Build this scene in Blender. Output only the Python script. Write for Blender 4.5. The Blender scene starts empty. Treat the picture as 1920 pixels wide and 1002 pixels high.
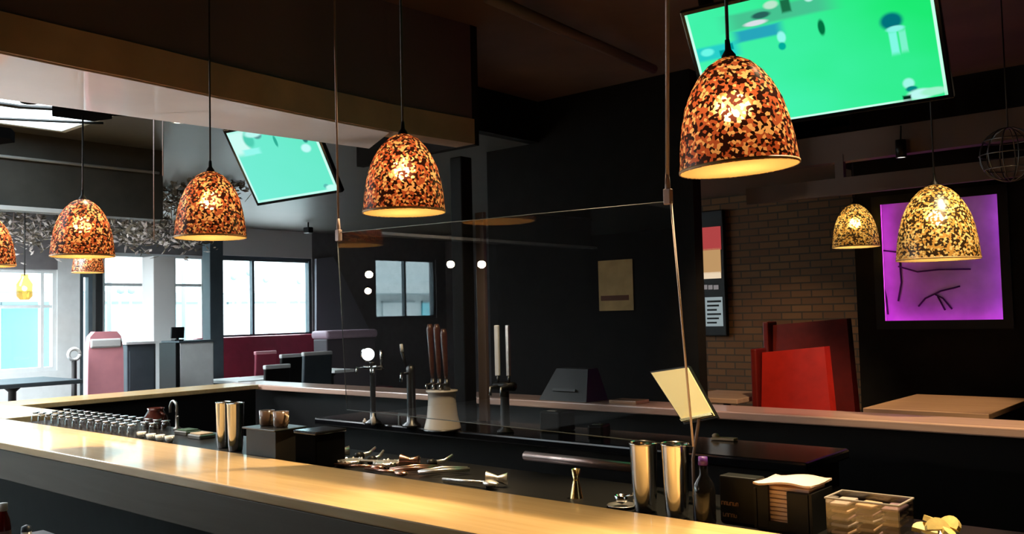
import bpy, bmesh, math, random
from mathutils import Vector, Matrix
random.seed(7)
PI = math.pi
S = bpy.context.scene
COL = S.collection

# ------------------------------------------------------------------ camera
YAW, PITCH, ROLL, FPX = -.71202, .05177, -.02341, 1700.0
EYE = Vector((0, 0, 1.70))
cy, sy, cp, sp = math.cos(YAW), math.sin(YAW), math.cos(PITCH), math.sin(PITCH)
FW = Vector((sy*cp, cy*cp, sp))
r0 = Vector((cy, -sy, 0)); u0 = r0.cross(FW)
RT = r0*math.cos(ROLL) + u0*math.sin(ROLL)
UP = -r0*math.sin(ROLL) + u0*math.cos(ROLL)
def ray(x, y): return FW + RT*((x-960)/FPX) - UP*((y-501)/FPX)
def aX(x, y, X): d = ray(x, y); return EYE + d*(X/d.x)
def aY(x, y, Y): d = ray(x, y); return EYE + d*(Y/d.y)
def aZ(x, y, Z): d = ray(x, y); return EYE + d*((Z-1.70)/d.z)
def aD(x, y, D): return EYE + ray(x, y)*D
cam = bpy.data.cameras.new('camera'); co = bpy.data.objects.new('camera', cam); COL.objects.link(co)
co.matrix_world = Matrix(((RT.x, UP.x, -FW.x, 0), (RT.y, UP.y, -FW.y, 0), (RT.z, UP.z, -FW.z, 1.70), (0, 0, 0, 1)))
cam.sensor_fit = 'HORIZONTAL'; cam.sensor_width = 36; cam.lens = 36*FPX/1920
cam.clip_start = .02; cam.clip_end = 200
S.camera = co
S.view_settings.view_transform = 'Standard'; S.view_settings.look = 'None'
S.view_settings.gamma = 1; S.view_settings.use_curve_mapping = False
S.view_settings.exposure = 0.0
S.cycles.use_denoising = True
S.cycles.max_bounces = 8; S.cycles.transparent_max_bounces = 12
S.cycles.sample_clamp_indirect = 4.0

# ------------------------------------------------------------------ mesh builder
class MB:
    def __init__(s): s.bm = bmesh.new(); s.mi = 0
    def _tag(s, fs, smooth):
        for f in fs: f.smooth = smooth; f.material_index = s.mi
    def box(s, c, d, rot=None, bev=0.0, seg=2):
        b = bmesh.new(); bmesh.ops.create_cube(b, size=1)
        for v in b.verts: v.co = Vector((v.co.x*d[0], v.co.y*d[1], v.co.z*d[2]))
        if bev: bmesh.ops.bevel(b, geom=b.edges[:], offset=bev, segments=seg, profile=.5, affect='EDGES')
        m = Matrix.Translation(c)
        if rot is not None: m = m @ rot.to_4x4()
        s._merge(b, m, False); return s
    def _merge(s, b, m, smooth):
        vm = {}
        for v in b.verts: vm[v] = s.bm.verts.new(m @ v.co)
        for f in b.faces:
            try: n = s.bm.faces.new([vm[v] for v in f.verts])
            except ValueError: continue
            n.smooth = smooth or f.smooth; n.material_index = s.mi
        b.free()
    def lathe(s, prof, seg=32, c=(0, 0, 0), m=None, cap0=False, cap1=False):
        M = m if m is not None else Matrix.Translation(c)
        rings = []
        for r, z in prof:
            if r < 1e-6: rings.append([s.bm.verts.new(M @ Vector((0, 0, z)))])
            else: rings.append([s.bm.verts.new(M @ Vector((r*math.cos(2*PI*k/seg), r*math.sin(2*PI*k/seg), z))) for k in range(seg)])
        fs = []
        for a, b in zip(rings, rings[1:]):
            for k in range(seg):
                k2 = (k+1) % seg
                if len(a) == 1 and len(b) == 1: continue
                if len(a) == 1: fs.append(s.bm.faces.new((a[0], b[k2], b[k])))
                elif len(b) == 1: fs.append(s.bm.faces.new((a[k], a[k2], b[0])))
                else: fs.append(s.bm.faces.new((a[k], a[k2], b[k2], b[k])))
        if cap0 and len(rings[0]) > 1: fs.append(s.bm.faces.new(rings[0][::-1]))
        if cap1 and len(rings[-1]) > 1: fs.append(s.bm.faces.new(rings[-1]))
        s._tag(fs, True); return s
    def tube(s, pts, r, seg=8, caps=True):
        pts = [Vector(p) for p in pts]; rings = []
        rr = r if isinstance(r, (list, tuple)) else [r]*len(pts)
        ref = Vector((0, 0, 1))
        for i, p in enumerate(pts):
            t = (pts[min(i+1, len(pts)-1)] - pts[max(i-1, 0)]).normalized()
            if abs(t.dot(ref)) > .95: ref = Vector((1, 0, 0)) if abs(t.x) < .9 else Vector((0, 1, 0))
            a = t.cross(ref).normalized(); b = t.cross(a); ref = a.cross(t) if False else ref
            rings.append([s.bm.verts.new(p + a*rr[i]*math.cos(2*PI*k/seg) + b*rr[i]*math.sin(2*PI*k/seg)) for k in range(seg)])
        fs = []
        for a, b in zip(rings, rings[1:]):
            for k in range(seg): fs.append(s.bm.faces.new((a[k], a[(k+1) % seg], b[(k+1) % seg], b[k])))
        if caps: fs.append(s.bm.faces.new(rings[0][::-1])); fs.append(s.bm.faces.new(rings[-1]))
        s._tag(fs, True)
        return s
    def prism(s, poly, h, m=None):
        """poly in local xy, extruded along z from 0 to h"""
        M = m if m is not None else Matrix()
        a = [s.bm.verts.new(M @ Vector((x, y, 0))) for x, y in poly]; b = [s.bm.verts.new(M @ Vector((x, y, h))) for x, y in poly]
        n = len(poly); fs = [s.bm.faces.new(a[::-1]), s.bm.faces.new(b)]
        for k in range(n): fs.append(s.bm.faces.new((a[k], a[(k+1) % n], b[(k+1) % n], b[k])))
        s._tag(fs, False); return s
    def hexa(s, lo, hi):
        """two matching rings of points -> closed solid"""
        a = [s.bm.verts.new(Vector(p)) for p in lo]; b = [s.bm.verts.new(Vector(p)) for p in hi]; n = len(a)
        fs = [s.bm.faces.new(a[::-1]), s.bm.faces.new(b)]
        for k in range(n): fs.append(s.bm.faces.new((a[k], a[(k+1) % n], b[(k+1) % n], b[k])))
        s._tag(fs, False); return s
    def quad(s, p, uv=True):
        vs = [s.bm.verts.new(Vector(q)) for q in p]; f = s.bm.faces.new(vs); f.material_index = s.mi
        if uv:
            l = s.bm.loops.layers.uv.verify()
            for lp, c in zip(f.loops, ((0, 0), (1, 0), (1, 1), (0, 1))): lp[l].uv = c
        return s
    def sphere(s, c, r, seg=16, sc=(1, 1, 1)):
        b = bmesh.new(); bmesh.ops.create_uvsphere(b, u_segments=seg, v_segments=max(6, seg//2), radius=r)
        for v in b.verts: v.co = Vector((v.co.x*sc[0], v.co.y*sc[1], v.co.z*sc[2]))
        s._merge(b, Matrix.Translation(c), True); return s
    def build(s, name, mat, parent=None, loc=None, fixn=True):
        if fixn: bmesh.ops.recalc_face_normals(s.bm, faces=s.bm.faces[:])
        me = bpy.data.meshes.new(name); s.bm.to_mesh(me); s.bm.free()
        for q in (mat if isinstance(mat, (list, tuple)) else [mat]): me.materials.append(q)
        o = bpy.data.objects.new(name, me); COL.objects.link(o)
        if parent is not None: o.parent = parent
        if loc is not None: o.location = loc
        return o

def tag(o, label, cat, group=None, kind=None):
    o['label'] = label; o['category'] = cat
    if group: o['group'] = group
    if kind: o['kind'] = kind
    return o
def thing(name, label, cat, loc=(0, 0, 0), rz=0, group=None):
    o = bpy.data.objects.new(name, None); COL.objects.link(o); o.location = loc; o.rotation_euler = (0, 0, rz)
    o.empty_display_size = .05
    return tag(o, label, cat, group)
def struct(o): o['kind'] = 'structure'; return o
def copy_tree(o, loc, label, rz=None):
    def cp(x, par):
        c = x.copy(); COL.objects.link(c); c.parent = par
        for ch in [q for q in list(bpy.data.objects) if q.parent == x]: cp(ch, c)
        return c
    c = cp(o, None); c.location = loc; c['label'] = label
    if rz is not None: c.rotation_euler = (0, 0, rz)
    return c

# ------------------------------------------------------------------ materials
def newmat(name):
    m = bpy.data.materials.new(name); m.use_nodes = True
    nt = m.node_tree; nt.nodes.clear()
    out = nt.nodes.new('ShaderNodeOutputMaterial'); return m, nt, out
def pbr(name, col, rough=.5, metal=0, spec=.5, noise=0, scale=8, coat=0, bump=0):
    m, nt, out = newmat(name); p = nt.nodes.new('ShaderNodeBsdfPrincipled'); nt.links.new(p.outputs[0], out.inputs[0])
    p.inputs['Base Color'].default_value = (*col, 1); p.inputs['Roughness'].default_value = rough
    p.inputs['Metallic'].default_value = metal; p.inputs['Specular IOR Level'].default_value = spec
    p.inputs['Coat Weight'].default_value = coat; p.inputs['Coat Roughness'].default_value = .05
    if noise or bump:
        tc = nt.nodes.new('ShaderNodeTexCoord'); n = nt.nodes.new('ShaderNodeTexNoise'); n.inputs['Scale'].default_value = scale; n.inputs['Detail'].default_value = 5
        nt.links.new(tc.outputs['Object'], n.inputs['Vector'])
        if noise:
            r = nt.nodes.new('ShaderNodeValToRGB'); a = [max(0, c*(1-noise)) for c in col]; b = [min(1, c*(1+noise)) for c in col]
            r.color_ramp.elements[0].position = .3; r.color_ramp.elements[1].position = .7
            r.color_ramp.elements[0].color = (*a, 1); r.color_ramp.elements[1].color = (*b, 1)
            nt.links.new(n.outputs['Fac'], r.inputs[0]); nt.links.new(r.outputs[0], p.inputs['Base Color'])
        if bump:
            bp = nt.nodes.new('ShaderNodeBump'); bp.inputs['Strength'].default_value = bump; bp.inputs['Distance'].default_value = .01
            nt.links.new(n.outputs['Fac'], bp.inputs['Height']); nt.links.new(bp.outputs[0], p.inputs['Normal'])
    return m
def emit(name, col, st):
    m, nt, out = newmat(name); e = nt.nodes.new('ShaderNodeEmission'); e.inputs[0].default_value = (*col, 1); e.inputs[1].default_value = st
    nt.links.new(e.outputs[0], out.inputs[0]); return m
def thin_glass(name, tint=(1, 1, 1), refl=1.0, rough=0.0):
    m, nt, out = newmat(name)
    t = nt.nodes.new('ShaderNodeBsdfTransparent'); t.inputs[0].default_value = (*tint, 1)
    g = nt.nodes.new('ShaderNodeBsdfGlossy'); g.inputs['Roughness'].default_value = rough
    f = nt.nodes.new('ShaderNodeFresnel'); f.inputs[0].default_value = 1.45
    geo = nt.nodes.new('ShaderNodeNewGeometry'); io = nt.nodes.new('ShaderNodeMapRange'); io.inputs[3].default_value = 1.45; io.inputs[4].default_value = 1/1.45
    nt.links.new(geo.outputs['Backfacing'], io.inputs[0]); nt.links.new(io.outputs[0], f.inputs[0])
    mu = nt.nodes.new('ShaderNodeMath'); mu.operation = 'MULTIPLY'; mu.inputs[1].default_value = refl; mu.use_clamp = True
    mx = nt.nodes.new('ShaderNodeMixShader')
    nt.links.new(f.outputs[0], mu.inputs[0]); nt.links.new(mu.outputs[0], mx.inputs[0])
    nt.links.new(t.outputs[0], mx.inputs[1]); nt.links.new(g.outputs[0], mx.inputs[2]); nt.links.new(mx.outputs[0], out.inputs[0])
    return m
def wood(name, c1, c2, rough=.2, axis='X', scale=1.0, coat=.6):
    m, nt, out = newmat(name); p = nt.nodes.new('ShaderNodeBsdfPrincipled'); nt.links.new(p.outputs[0], out.inputs[0])
    tc = nt.nodes.new('ShaderNodeTexCoord'); mp = nt.nodes.new('ShaderNodeMapping')
    mp.inputs['Scale'].default_value = (.6*scale, 9*scale, 9*scale) if axis == 'X' else (9*scale, .6*scale, 9*scale)
    n = nt.nodes.new('ShaderNodeTexNoise'); n.inputs['Scale'].default_value = 3; n.inputs['Detail'].default_value = 6; n.inputs['Distortion'].default_value = .6
    r = nt.nodes.new('ShaderNodeValToRGB'); r.color_ramp.elements[0].position = .3; r.color_ramp.elements[1].position = .72
    r.color_ramp.elements[0].color = (*c1, 1); r.color_ramp.elements[1].color = (*c2, 1)
    nt.links.new(tc.outputs['Object'], mp.inputs[0]); nt.links.new(mp.outputs[0], n.inputs['Vector']); nt.links.new(n.outputs['Fac'], r.inputs[0])
    nt.links.new(r.outputs[0], p.inputs['Base Color']); p.inputs['Roughness'].default_value = rough
    p.inputs['Coat Weight'].default_value = coat; p.inputs['Coat Roughness'].default_value = .09
    return m
def brick(name):
    m, nt, out = newmat(name); p = nt.nodes.new('ShaderNodeBsdfPrincipled'); nt.links.new(p.outputs[0], out.inputs[0])
    tc = nt.nodes.new('ShaderNodeTexCoord'); mp = nt.nodes.new('ShaderNodeMapping'); mp.inputs['Rotation'].default_value = (PI/2, 0, 0)
    b = nt.nodes.new('ShaderNodeTexBrick'); b.inputs['Scale'].default_value = 1
    b.inputs['Color1'].default_value = (.22, .095, .03, 1); b.inputs['Color2'].default_value = (.15, .06, .02, 1); b.inputs['Mortar'].default_value = (.07, .04, .02, 1)
    b.inputs['Brick Width'].default_value = .22; b.inputs['Row Height'].default_value = .075; b.inputs['Mortar Size'].default_value = .008
    nt.links.new(tc.outputs['Object'], mp.inputs[0]); nt.links.new(mp.outputs[0], b.inputs['Vector'])
    nt.links.new(b.outputs['Color'], p.inputs['Base Color']); p.inputs['Roughness'].default_value = .8
    bp = nt.nodes.new('ShaderNodeBump'); bp.inputs['Strength'].default_value = .6; bp.inputs['Distance'].default_value = .01; bp.invert = True
    nt.links.new(b.outputs['Fac'], bp.inputs['Height']); nt.links.new(bp.outputs[0], p.inputs['Normal'])
    return m
def mosaic(name, dark, amber, light, holes=.1, scale=118):
    """lamp shade of glued chips: dark chips, amber translucent chips and a few see-through gaps"""
    m, nt, out = newmat(name); L = nt.links.new
    tc = nt.nodes.new('ShaderNodeTexCoord'); v = nt.nodes.new('ShaderNodeTexVoronoi'); v.inputs['Scale'].default_value = scale
    L(tc.outputs['Object'], v.inputs['Vector'])
    sep = nt.nodes.new('ShaderNodeSeparateColor'); L(v.outputs['Color'], sep.inputs[0])
    r = nt.nodes.new('ShaderNodeValToRGB'); r.color_ramp.interpolation = 'CONSTANT'
    e = r.color_ramp.elements; e[0].position = 0; e[0].color = (*dark, 1); e[1].position = .44; e[1].color = (*amber, 1)
    x = e.new(.76); x.color = (*light, 1)
    L(sep.outputs[0], r.inputs[0])
    df = nt.nodes.new('ShaderNodeBsdfDiffuse'); tr = nt.nodes.new('ShaderNodeBsdfTranslucent'); gl = nt.nodes.new('ShaderNodeBsdfGlossy'); gl.inputs['Roughness'].default_value = .3
    rf = nt.nodes.new('ShaderNodeBsdfRefraction'); rf.inputs['IOR'].default_value = 1.12; rf.inputs['Roughness'].default_value = .72
    for q in (df, tr, rf): L(r.outputs[0], q.inputs[0])
    m1 = nt.nodes.new('ShaderNodeMixShader'); m1.inputs[0].default_value = .48; L(df.outputs[0], m1.inputs[1]); L(tr.outputs[0], m1.inputs[2])
    m2 = nt.nodes.new('ShaderNodeMixShader'); m2.inputs[0].default_value = .40; L(m1.outputs[0], m2.inputs[1]); L(rf.outputs[0], m2.inputs[2])
    m3 = nt.nodes.new('ShaderNodeMixShader'); m3.inputs[0].default_value = .05; L(m2.outputs[0], m3.inputs[1]); L(gl.outputs[0], m3.inputs[2])
    L(m3.outputs[0], out.inputs[0])
    return m
def screen(name, shapes, top, bottom, strength):
    """television picture: background gradient plus soft ellipses / rectangles in UV space (u, v, ru, rv, colour, kind)"""
    m, nt, out = newmat(name); L = nt.links.new
    tc = nt.nodes.new('ShaderNodeTexCoord'); sx = nt.nodes.new('ShaderNodeSeparateXYZ'); L(tc.outputs['UV'], sx.inputs[0])
    bg = nt.nodes.new('ShaderNodeMix'); bg.data_type = 'RGBA'; bg.inputs[6].default_value = (*bottom, 1); bg.inputs[7].default_value = (*top, 1)
    nz = nt.nodes.new('ShaderNodeTexNoise'); nz.inputs['Scale'].default_value = 2.2; L(tc.outputs['UV'], nz.inputs['Vector'])
    ad = nt.nodes.new('ShaderNodeMath'); ad.operation = 'MULTIPLY_ADD'; ad.inputs[1].default_value = .5; L(nz.outputs['Fac'], ad.inputs[0])
    sb = nt.nodes.new('ShaderNodeMath'); sb.operation = 'SUBTRACT'; sb.inputs[1].default_value = .25; 
    uv_ = nt.nodes.new('ShaderNodeMath'); uv_.operation = 'MULTIPLY_ADD'; uv_.inputs[1].default_value = .75; L(sx.outputs[0], uv_.inputs[0])
    hv_ = nt.nodes.new('ShaderNodeMath'); hv_.operation = 'MULTIPLY'; hv_.inputs[1].default_value = .35; L(sx.outputs[1], hv_.inputs[0]); L(hv_.outputs[0], uv_.inputs[2])
    L(uv_.outputs[0], sb.inputs[0]); L(sb.outputs[0], ad.inputs[2])
    L(ad.outputs[0], bg.inputs[0]); cur = bg.outputs[2]
    for (u, v, ru, rv, c, kd) in shapes:
        s1 = nt.nodes.new('ShaderNodeVectorMath'); s1.operation = 'SUBTRACT'; s1.inputs[1].default_value = (u, v, 0); L(tc.outputs['UV'], s1.inputs[0])
        s2 = nt.nodes.new('ShaderNodeVectorMath'); s2.operation = 'MULTIPLY'; s2.inputs[1].default_value = (1/ru, 1/rv, 0); L(s1.outputs[0], s2.inputs[0])
        if kd == 'e':
            d = nt.nodes.new('ShaderNodeVectorMath'); d.operation = 'LENGTH'; L(s2.outputs[0], d.inputs[0]); dv = d.outputs['Value']
        else:
            ab = nt.nodes.new('ShaderNodeVectorMath'); ab.operation = 'ABSOLUTE'; L(s2.outputs[0], ab.inputs[0])
            q = nt.nodes.new('ShaderNodeSeparateXYZ'); L(ab.outputs[0], q.inputs[0])
            mm = nt.nodes.new('ShaderNodeMath'); mm.operation = 'MAXIMUM'; L(q.outputs[0], mm.inputs[0]); L(q.outputs[1], mm.inputs[1]); dv = mm.outputs[0]
        mr = nt.nodes.new('ShaderNodeMapRange'); mr.interpolation_type = 'SMOOTHSTEP'
        mr.inputs[1].default_value = 1.3; mr.inputs[2].default_value = .7; L(dv, mr.inputs[0])
        mx = nt.nodes.new('ShaderNodeMix'); mx.data_type = 'RGBA'; mx.inputs[7].default_value = (*c, 1); L(mr.outputs[0], mx.inputs[0]); L(cur, mx.inputs[6]); cur = mx.outputs[2]
    e = nt.nodes.new('ShaderNodeEmission'); e.inputs[1].default_value = strength; L(cur, e.inputs[0]); L(e.outputs[0], out.inputs[0])
    return m

M = {}
M['counter'] = wood('polished_maple', (.58, .37, .15), (.70, .48, .22), .35, coat=.45)
M['counter_edge'] = wood('fascia_wood', (.075, .055, .036), (.095, .07, .048), .6, coat=0)
M['front'] = pbr('dark_teal_panel', (.006, .010, .011), .7, spec=.15, noise=.2)
M['black'] = pbr('black_laminate', (.006, .006, .006), .45, spec=.25)
M['blackgloss'] = pbr('black_gloss', (.006, .006, .007), .15)
M['matt'] = pbr('matt_black', (.003, .003, .003), .9, spec=0)
M['darkwall'] = pbr('black_wall_paint', (.008, .007, .0065), .8, spec=.1, noise=.2)
M['greywall'] = pbr('charcoal_wall_paint', (.15, .145, .15), .7, noise=.1)
M['bulk'] = pbr('dark_olive_paint', (.05, .05, .042), .6, noise=.15)
M['ceil'] = pbr('dark_brown_ceiling', (.13, .075, .055), .7, noise=.2, scale=2)
M['fascia'] = pbr('dark_plum_fascia', (.095, .062, .082), .65, noise=.15, scale=2)
M['lip'] = pbr('brown_trim', (.36, .24, .16), .5, noise=.2, scale=3)
M['soffit'] = pbr('pale_soffit_paint', (.86, .78, .77), .4, noise=.05, scale=3, coat=.5)
M['ceil2'] = pbr('olive_grey_ceiling', (.085, .08, .07), .4, noise=.1, scale=2)
M['floor'] = wood('dark_floor', (.02, .014, .01), (.035, .025, .018), .35, coat=.1)
M['white'] = pbr('white_paint', (.78, .8, .8), .5)
M['palegrey'] = pbr('pale_grey_panel', (.74, .79, .80), .5, noise=.05)
M['slate'] = pbr('slate_paint', (.05, .07, .085), .5, noise=.1)
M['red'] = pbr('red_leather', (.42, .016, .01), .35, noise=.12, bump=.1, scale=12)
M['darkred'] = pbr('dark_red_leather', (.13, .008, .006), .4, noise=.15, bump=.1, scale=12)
M['maroon'] = pbr('maroon_vinyl', (.30, .03, .065), .45, noise=.12, bump=.1)
M['pink'] = pbr('pink_upholstery', (.85, .36, .42), .6, noise=.05)
M['chrome'] = pbr('polished_steel', (.75, .74, .73), .12, 1)
M['steel'] = pbr('brushed_steel', (.42, .40, .38), .35, 1, noise=.1, scale=30)
M['darksteel'] = pbr('dark_steel', (.10, .10, .10), .35, 1)
M['brass'] = pbr('brass', (.75, .55, .25), .2, 1)
M['brown'] = wood('dark_brown_wood', (.05, .016, .011), (.09, .032, .022), .35, 'Y', 3)
M['ceramic'] = pbr('pale_ceramic', (.70, .63, .55), .25)
M['tan'] = wood('tan_table_wood', (.36, .20, .11), (.48, .28, .16), .35)
M['ledge'] = wood('pale_pink_wood', (.50, .30, .22), (.62, .40, .30), .35)
M['napkin'] = pbr('napkin_paper', (.85, .62, .5), .9, noise=.05)
M['gold'] = pbr('gilt_lettering', (.35, .19, .10), .5)
M['lime'] = pbr('lemon_flesh', (.80, .62, .22), .5, noise=.15, scale=40)
M['clear'] = thin_glass('clear_plastic', (.9, .88, .87), 2.5, .12)
M['glass'] = thin_glass('window_glass', (.95, .98, .98), 1.0)
M['perspex'] = thin_glass('perspex', (.97, .97, .97), 2.2)
M['perspex_edge'] = pbr('perspex_edge', (.75, .62, .55), .3)  # pinkish edge glow put into the colour, used on the right edge only
M['wire'] = pbr('braided_wire', (.30, .22, .20), .5)
M['cord'] = pbr('black_cord', (.006, .006, .006), .6)
M['foliage'] = pbr('dry_foliage', (.12, .10, .07), .8, noise=.6, scale=30)
M['foliage2'] = pbr('pale_foliage', (.55, .50, .47), .8, noise=.4, scale=30)
M['mosaic_red'] = mosaic('copper_mosaic', (.022, .006, .005), (.50, .13, .055), (.95, .62, .30))
M['mosaic_gold'] = mosaic('golden_mosaic', (.035, .018, .006), (.70, .40, .10), (.98, .80, .36), scale=95)
def diffuser():
    m, nt, out = newmat('amber_diffuser'); t = nt.nodes.new('ShaderNodeBsdfTranslucent'); t.inputs[0].default_value = (.95, .66, .28, 1)
    d = nt.nodes.new('ShaderNodeBsdfDiffuse'); d.inputs[0].default_value = (.95, .66, .28, 1); x = nt.nodes.new('ShaderNodeMixShader'); x.inputs[0].default_value = .35
    nt.links.new(t.outputs[0], x.inputs[1]); nt.links.new(d.outputs[0], x.inputs[2]); nt.links.new(x.outputs[0], out.inputs[0]); return m
M['diffuser'] = diffuser()
M['bulb'] = emit('warm_bulb', (1, .72, .36), 55)
M['bulb_far'] = emit('warm_white_bulb', (1, .78, .42), 75)

# ------------------------------------------------------------------ world (overcast daylight)
w = bpy.data.worlds.new('daylight'); S.world = w; w.use_nodes = True
bgn = w.node_tree.nodes['Background']; bgn.inputs[0].default_value = (.86, .95, 1, 1); bgn.inputs[1].default_value = 16.0

# ------------------------------------------------------------------ room shell
XL, XR, YF, YB = -12.5, 3.5, -9.0, 12.5
ZC, ZL = 3.5, 3.15
struct(MB().box(((-8.25+XR)/2, (YF+YB)/2, -.05), (XR+8.25+.3, YB-YF+.6, .1)).build('floor', M['floor']))
struct(MB().box(((XL-8.4)/2-.05, (YF+YB)/2, -.05), (-8.4-XL+.3, YB-YF+.6, .1)).build('floor_dining', pbr('pale_floor_tile', (.55, .52, .5), .3, noise=.1, scale=3)))  # pale tone added so this floor bounces light up to the soffit
zt = 2.75
rim_px = [(0, 98), (120, 123), (240, 147), (410, 183), (580, 218), (730, 247), (886, 271)]
EP = [aZ(x, y, zt) for x, y in rim_px]
EP = [EP[0] + (EP[0]-EP[1])/(EP[0].y-EP[1].y)*(-4.0-EP[0].y)] + EP
EP[0].y = -4.0
YE = EP[-1].y
def strip(z0, z1, d0, d1):
    r = [(p.x+d0, p.y) for p in EP] + [(p.x-d1, p.y) for p in reversed(EP)]
    m_ = MB(); n_ = len(EP)
    lo = [m_.bm.verts.new((x, y, z0)) for x, y in r]; hi = [m_.bm.verts.new((x, y, z1)) for x, y in r]
    for k in range(n_-1):
        j = 2*n_-1-k
        m_.bm.faces.new((lo[k], lo[k+1], lo[j-1], lo[j])); m_.bm.faces.new((hi[k], hi[j], hi[j-1], hi[k+1]))
    for k in range(2*n_): q = (k+1) % (2*n_); m_.bm.faces.new((lo[k], hi[k], hi[q], lo[q]))
    return m_
# raised dark ceiling over the bar, right of the fascia
struct(MB().box(((-5.0+XR+.2)/2, (YF+YB)/2, ZC+.05), (XR+5.2, YB-YF+.4, .1)).build('ceiling', M['ceil']))
struct(MB().hexa([(XL-.2, YF, ZL), (-4.45, YF, ZL), (-4.45, YE, ZL), (-4.9, YE, ZL), (-4.9, YB+.2, ZL), (XL-.2, YB+.2, ZL)],
                 [(XL-.2, YF, ZL+.1), (-4.45, YF, ZL+.1), (-4.45, YE, ZL+.1), (-4.9, YE, ZL+.1), (-4.9, YB+.2, ZL+.1), (XL-.2, YB+.2, ZL+.1)]).build('ceiling_low', M['ceil2']))
# bulkhead between the two ceilings: plum face, brown lip, pale underside
struct(strip(zt+.155, ZC-.001, 0, .12).build('wall_bulkhead', M['fascia']))
struct(strip(zt, zt+.155, .02, .14).build('trim_1', M['lip']))
FP = [aZ(x, y, zt) for x, y in ((0, 183), (220, 213), (440, 243), (692, 277))]
e_ = FP[0] + (FP[0]-FP[1])/(FP[0].y-FP[1].y)*(-4.0-FP[0].y); FP = [e_] + FP
us = [(p.x, p.y) for p in EP[:7]] + [(p.x, p.y) for p in reversed(FP)]
struct(MB().hexa([(x, y, zt-.006) for x, y in us], [(x, y, zt-.002) for x, y in us]).build('trim_2', M['soffit']))
rb = MB()
for p, q in zip(FP, FP[1:]): rb.hexa([(p.x, p.y, zt), (q.x, q.y, zt), (q.x+.05, q.y, zt), (p.x+.05, p.y, zt)], [(p.x, p.y, ZL), (q.x, q.y, ZL), (q.x+.05, q.y, ZL), (p.x+.05, p.y, ZL)])
struct(rb.build('wall_bulkhead_rear', M['darkwall']))
# step between the low ceiling and the raised one beyond the column
struct(MB().box((-4.85, (YE+YB)/2, (ZL+ZC)/2-.0), (.1, YB-YE, ZC-ZL)).build('wall_step', M['darkwall']))
struct(MB().box(((-4.9+EP[-1].x)/2, YE+.03, (zt+ZC)/2), (4.9+EP[-1].x, .06, ZC-zt)).build('wall_step_end', M['darkwall']))
# dark drop wall beyond
xb = -7.2
bz0 = aX(60, 396, xb).z
struct(MB().hexa([(xb, -5, bz0), (xb, 3.85, bz0), (xb-.15, 3.85, bz0), (xb-.15, -5, bz0)], [(xb, -5, ZL), (xb, 3.85, ZL), (xb-.15, 3.85, ZL), (xb-.15, -5, ZL)]).build('wall_drop', M['bulk']))
zp = aX(150, 310, xb).z
tag(MB().tube([(xb+.03, -5, zp), (xb+.03, 3.8, zp)], .012, 8).build('pipe', M['palegrey']), 'thin pale pipe running along the dark drop wall at upper left', 'pipe')
zq = bz0+.01
struct(MB().box((xb+.012, -.9, bz0+.012), (.03, 8.4, .03)).build('trim_3', M['white']))

# left window wall: solid pieces around openings
ZS = 3.15
def wl(y0, y1, z0, z1, n, mat='greywall', d=.2): return struct(MB().box((XL-d/2, (y0+y1)/2, (z0+z1)/2), (d, y1-y0, z1-z0)).build(n, M[mat]))
def Yl(x, y=560): return aX(x, y, XL).y
opens = [(5-aX(818, 520, XL).y, 5-aX(703, 530, XL).y, 1.66, 2.78), (-4.6, -2.6, .9, 2.6), (-1.9, .6, .9, 2.6), (1.1, 3.4, .9, 2.5), (3.75, Yl(108), aX(105, 695, XL).z, aX(60, 512, XL).z+.05), (Yl(150), Yl(176), .1, 2.4), (Yl(192), Yl(386), 1.0, aX(330, 478, XL).z), (Yl(413), Yl(586), aX(500, 632, XL).z, aX(500, 482, XL).z)]
prev = YF
k = 0
for (a, b, z0, z1) in opens:
    if a > prev: wl(prev, a, 0, ZS, 'wall_left' if k == 0 else f'wall_left_{k}', 'palegrey' if k in (5,) else 'greywall')
    wl(a, b, 0, z0, f'wall_sill_{k}', 'palegrey' if k == 4 else 'greywall'); 
    if ZS-z1 > .01: wl(a, b, z1, ZS, f'wall_head_{k}', 'white' if k == 7 else 'greywall')  # head over the last window made white for its pale-lit look
    prev = b; k += 1
wl(prev, YB, 0, ZS, f'wall_left_{k}')
def window(n, y0, y1, z0, z1, mull=(), trans=(), mat='slate', th=.05):
    fr = MB()
    for (yy) in (y0+th/2, y1-th/2): fr.box((XL-.08, yy, (z0+z1)/2), (.1, th, z1-z0))
    for zz in (z0+th/2, z1-th/2): fr.box((XL-.08, (y0+y1)/2, zz), (.1, y1-y0-2*th, th))
    for yy in mull: fr.box((XL-.08, yy, (z0+z1)/2), (.08, th*.8, z1-z0-2*th))
    for zz in trans: fr.box((XL-.081, (y0+y1)/2, zz), (.07, y1-y0-2*th, th*.8))
    o = struct(fr.build(n, M[mat]))
    MB().box((XL-.1, (y0+y1)/2, (z0+z1)/2), (.008, y1-y0-2*th, z1-z0-2*th)).build('pane', M['glass'], o)
    return o
for i, (a, b, z0, z1) in enumerate(opens):
    if i == 7: window('window_8', a, b, z0, z1, mull=(Yl(478),), trans=(aX(500, 488, XL).z,))
    elif i == 6: window('window_7', a, b, z0, z1, mull=(Yl(330),), trans=(aX(360, 535, XL).z,), mat='palegrey')
    elif i == 4: window('window_5', a, b, z0, z1, mull=(Yl(82),), mat='palegrey', trans=(aX(60, 575, XL).z,))
    elif i == 5: window('door_1', a, b, z0, z1, mat='slate', th=.06)
    else: window(f'window_{i+1}', a, b, z0, z1, mull=((a+b)/2,))
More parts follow.
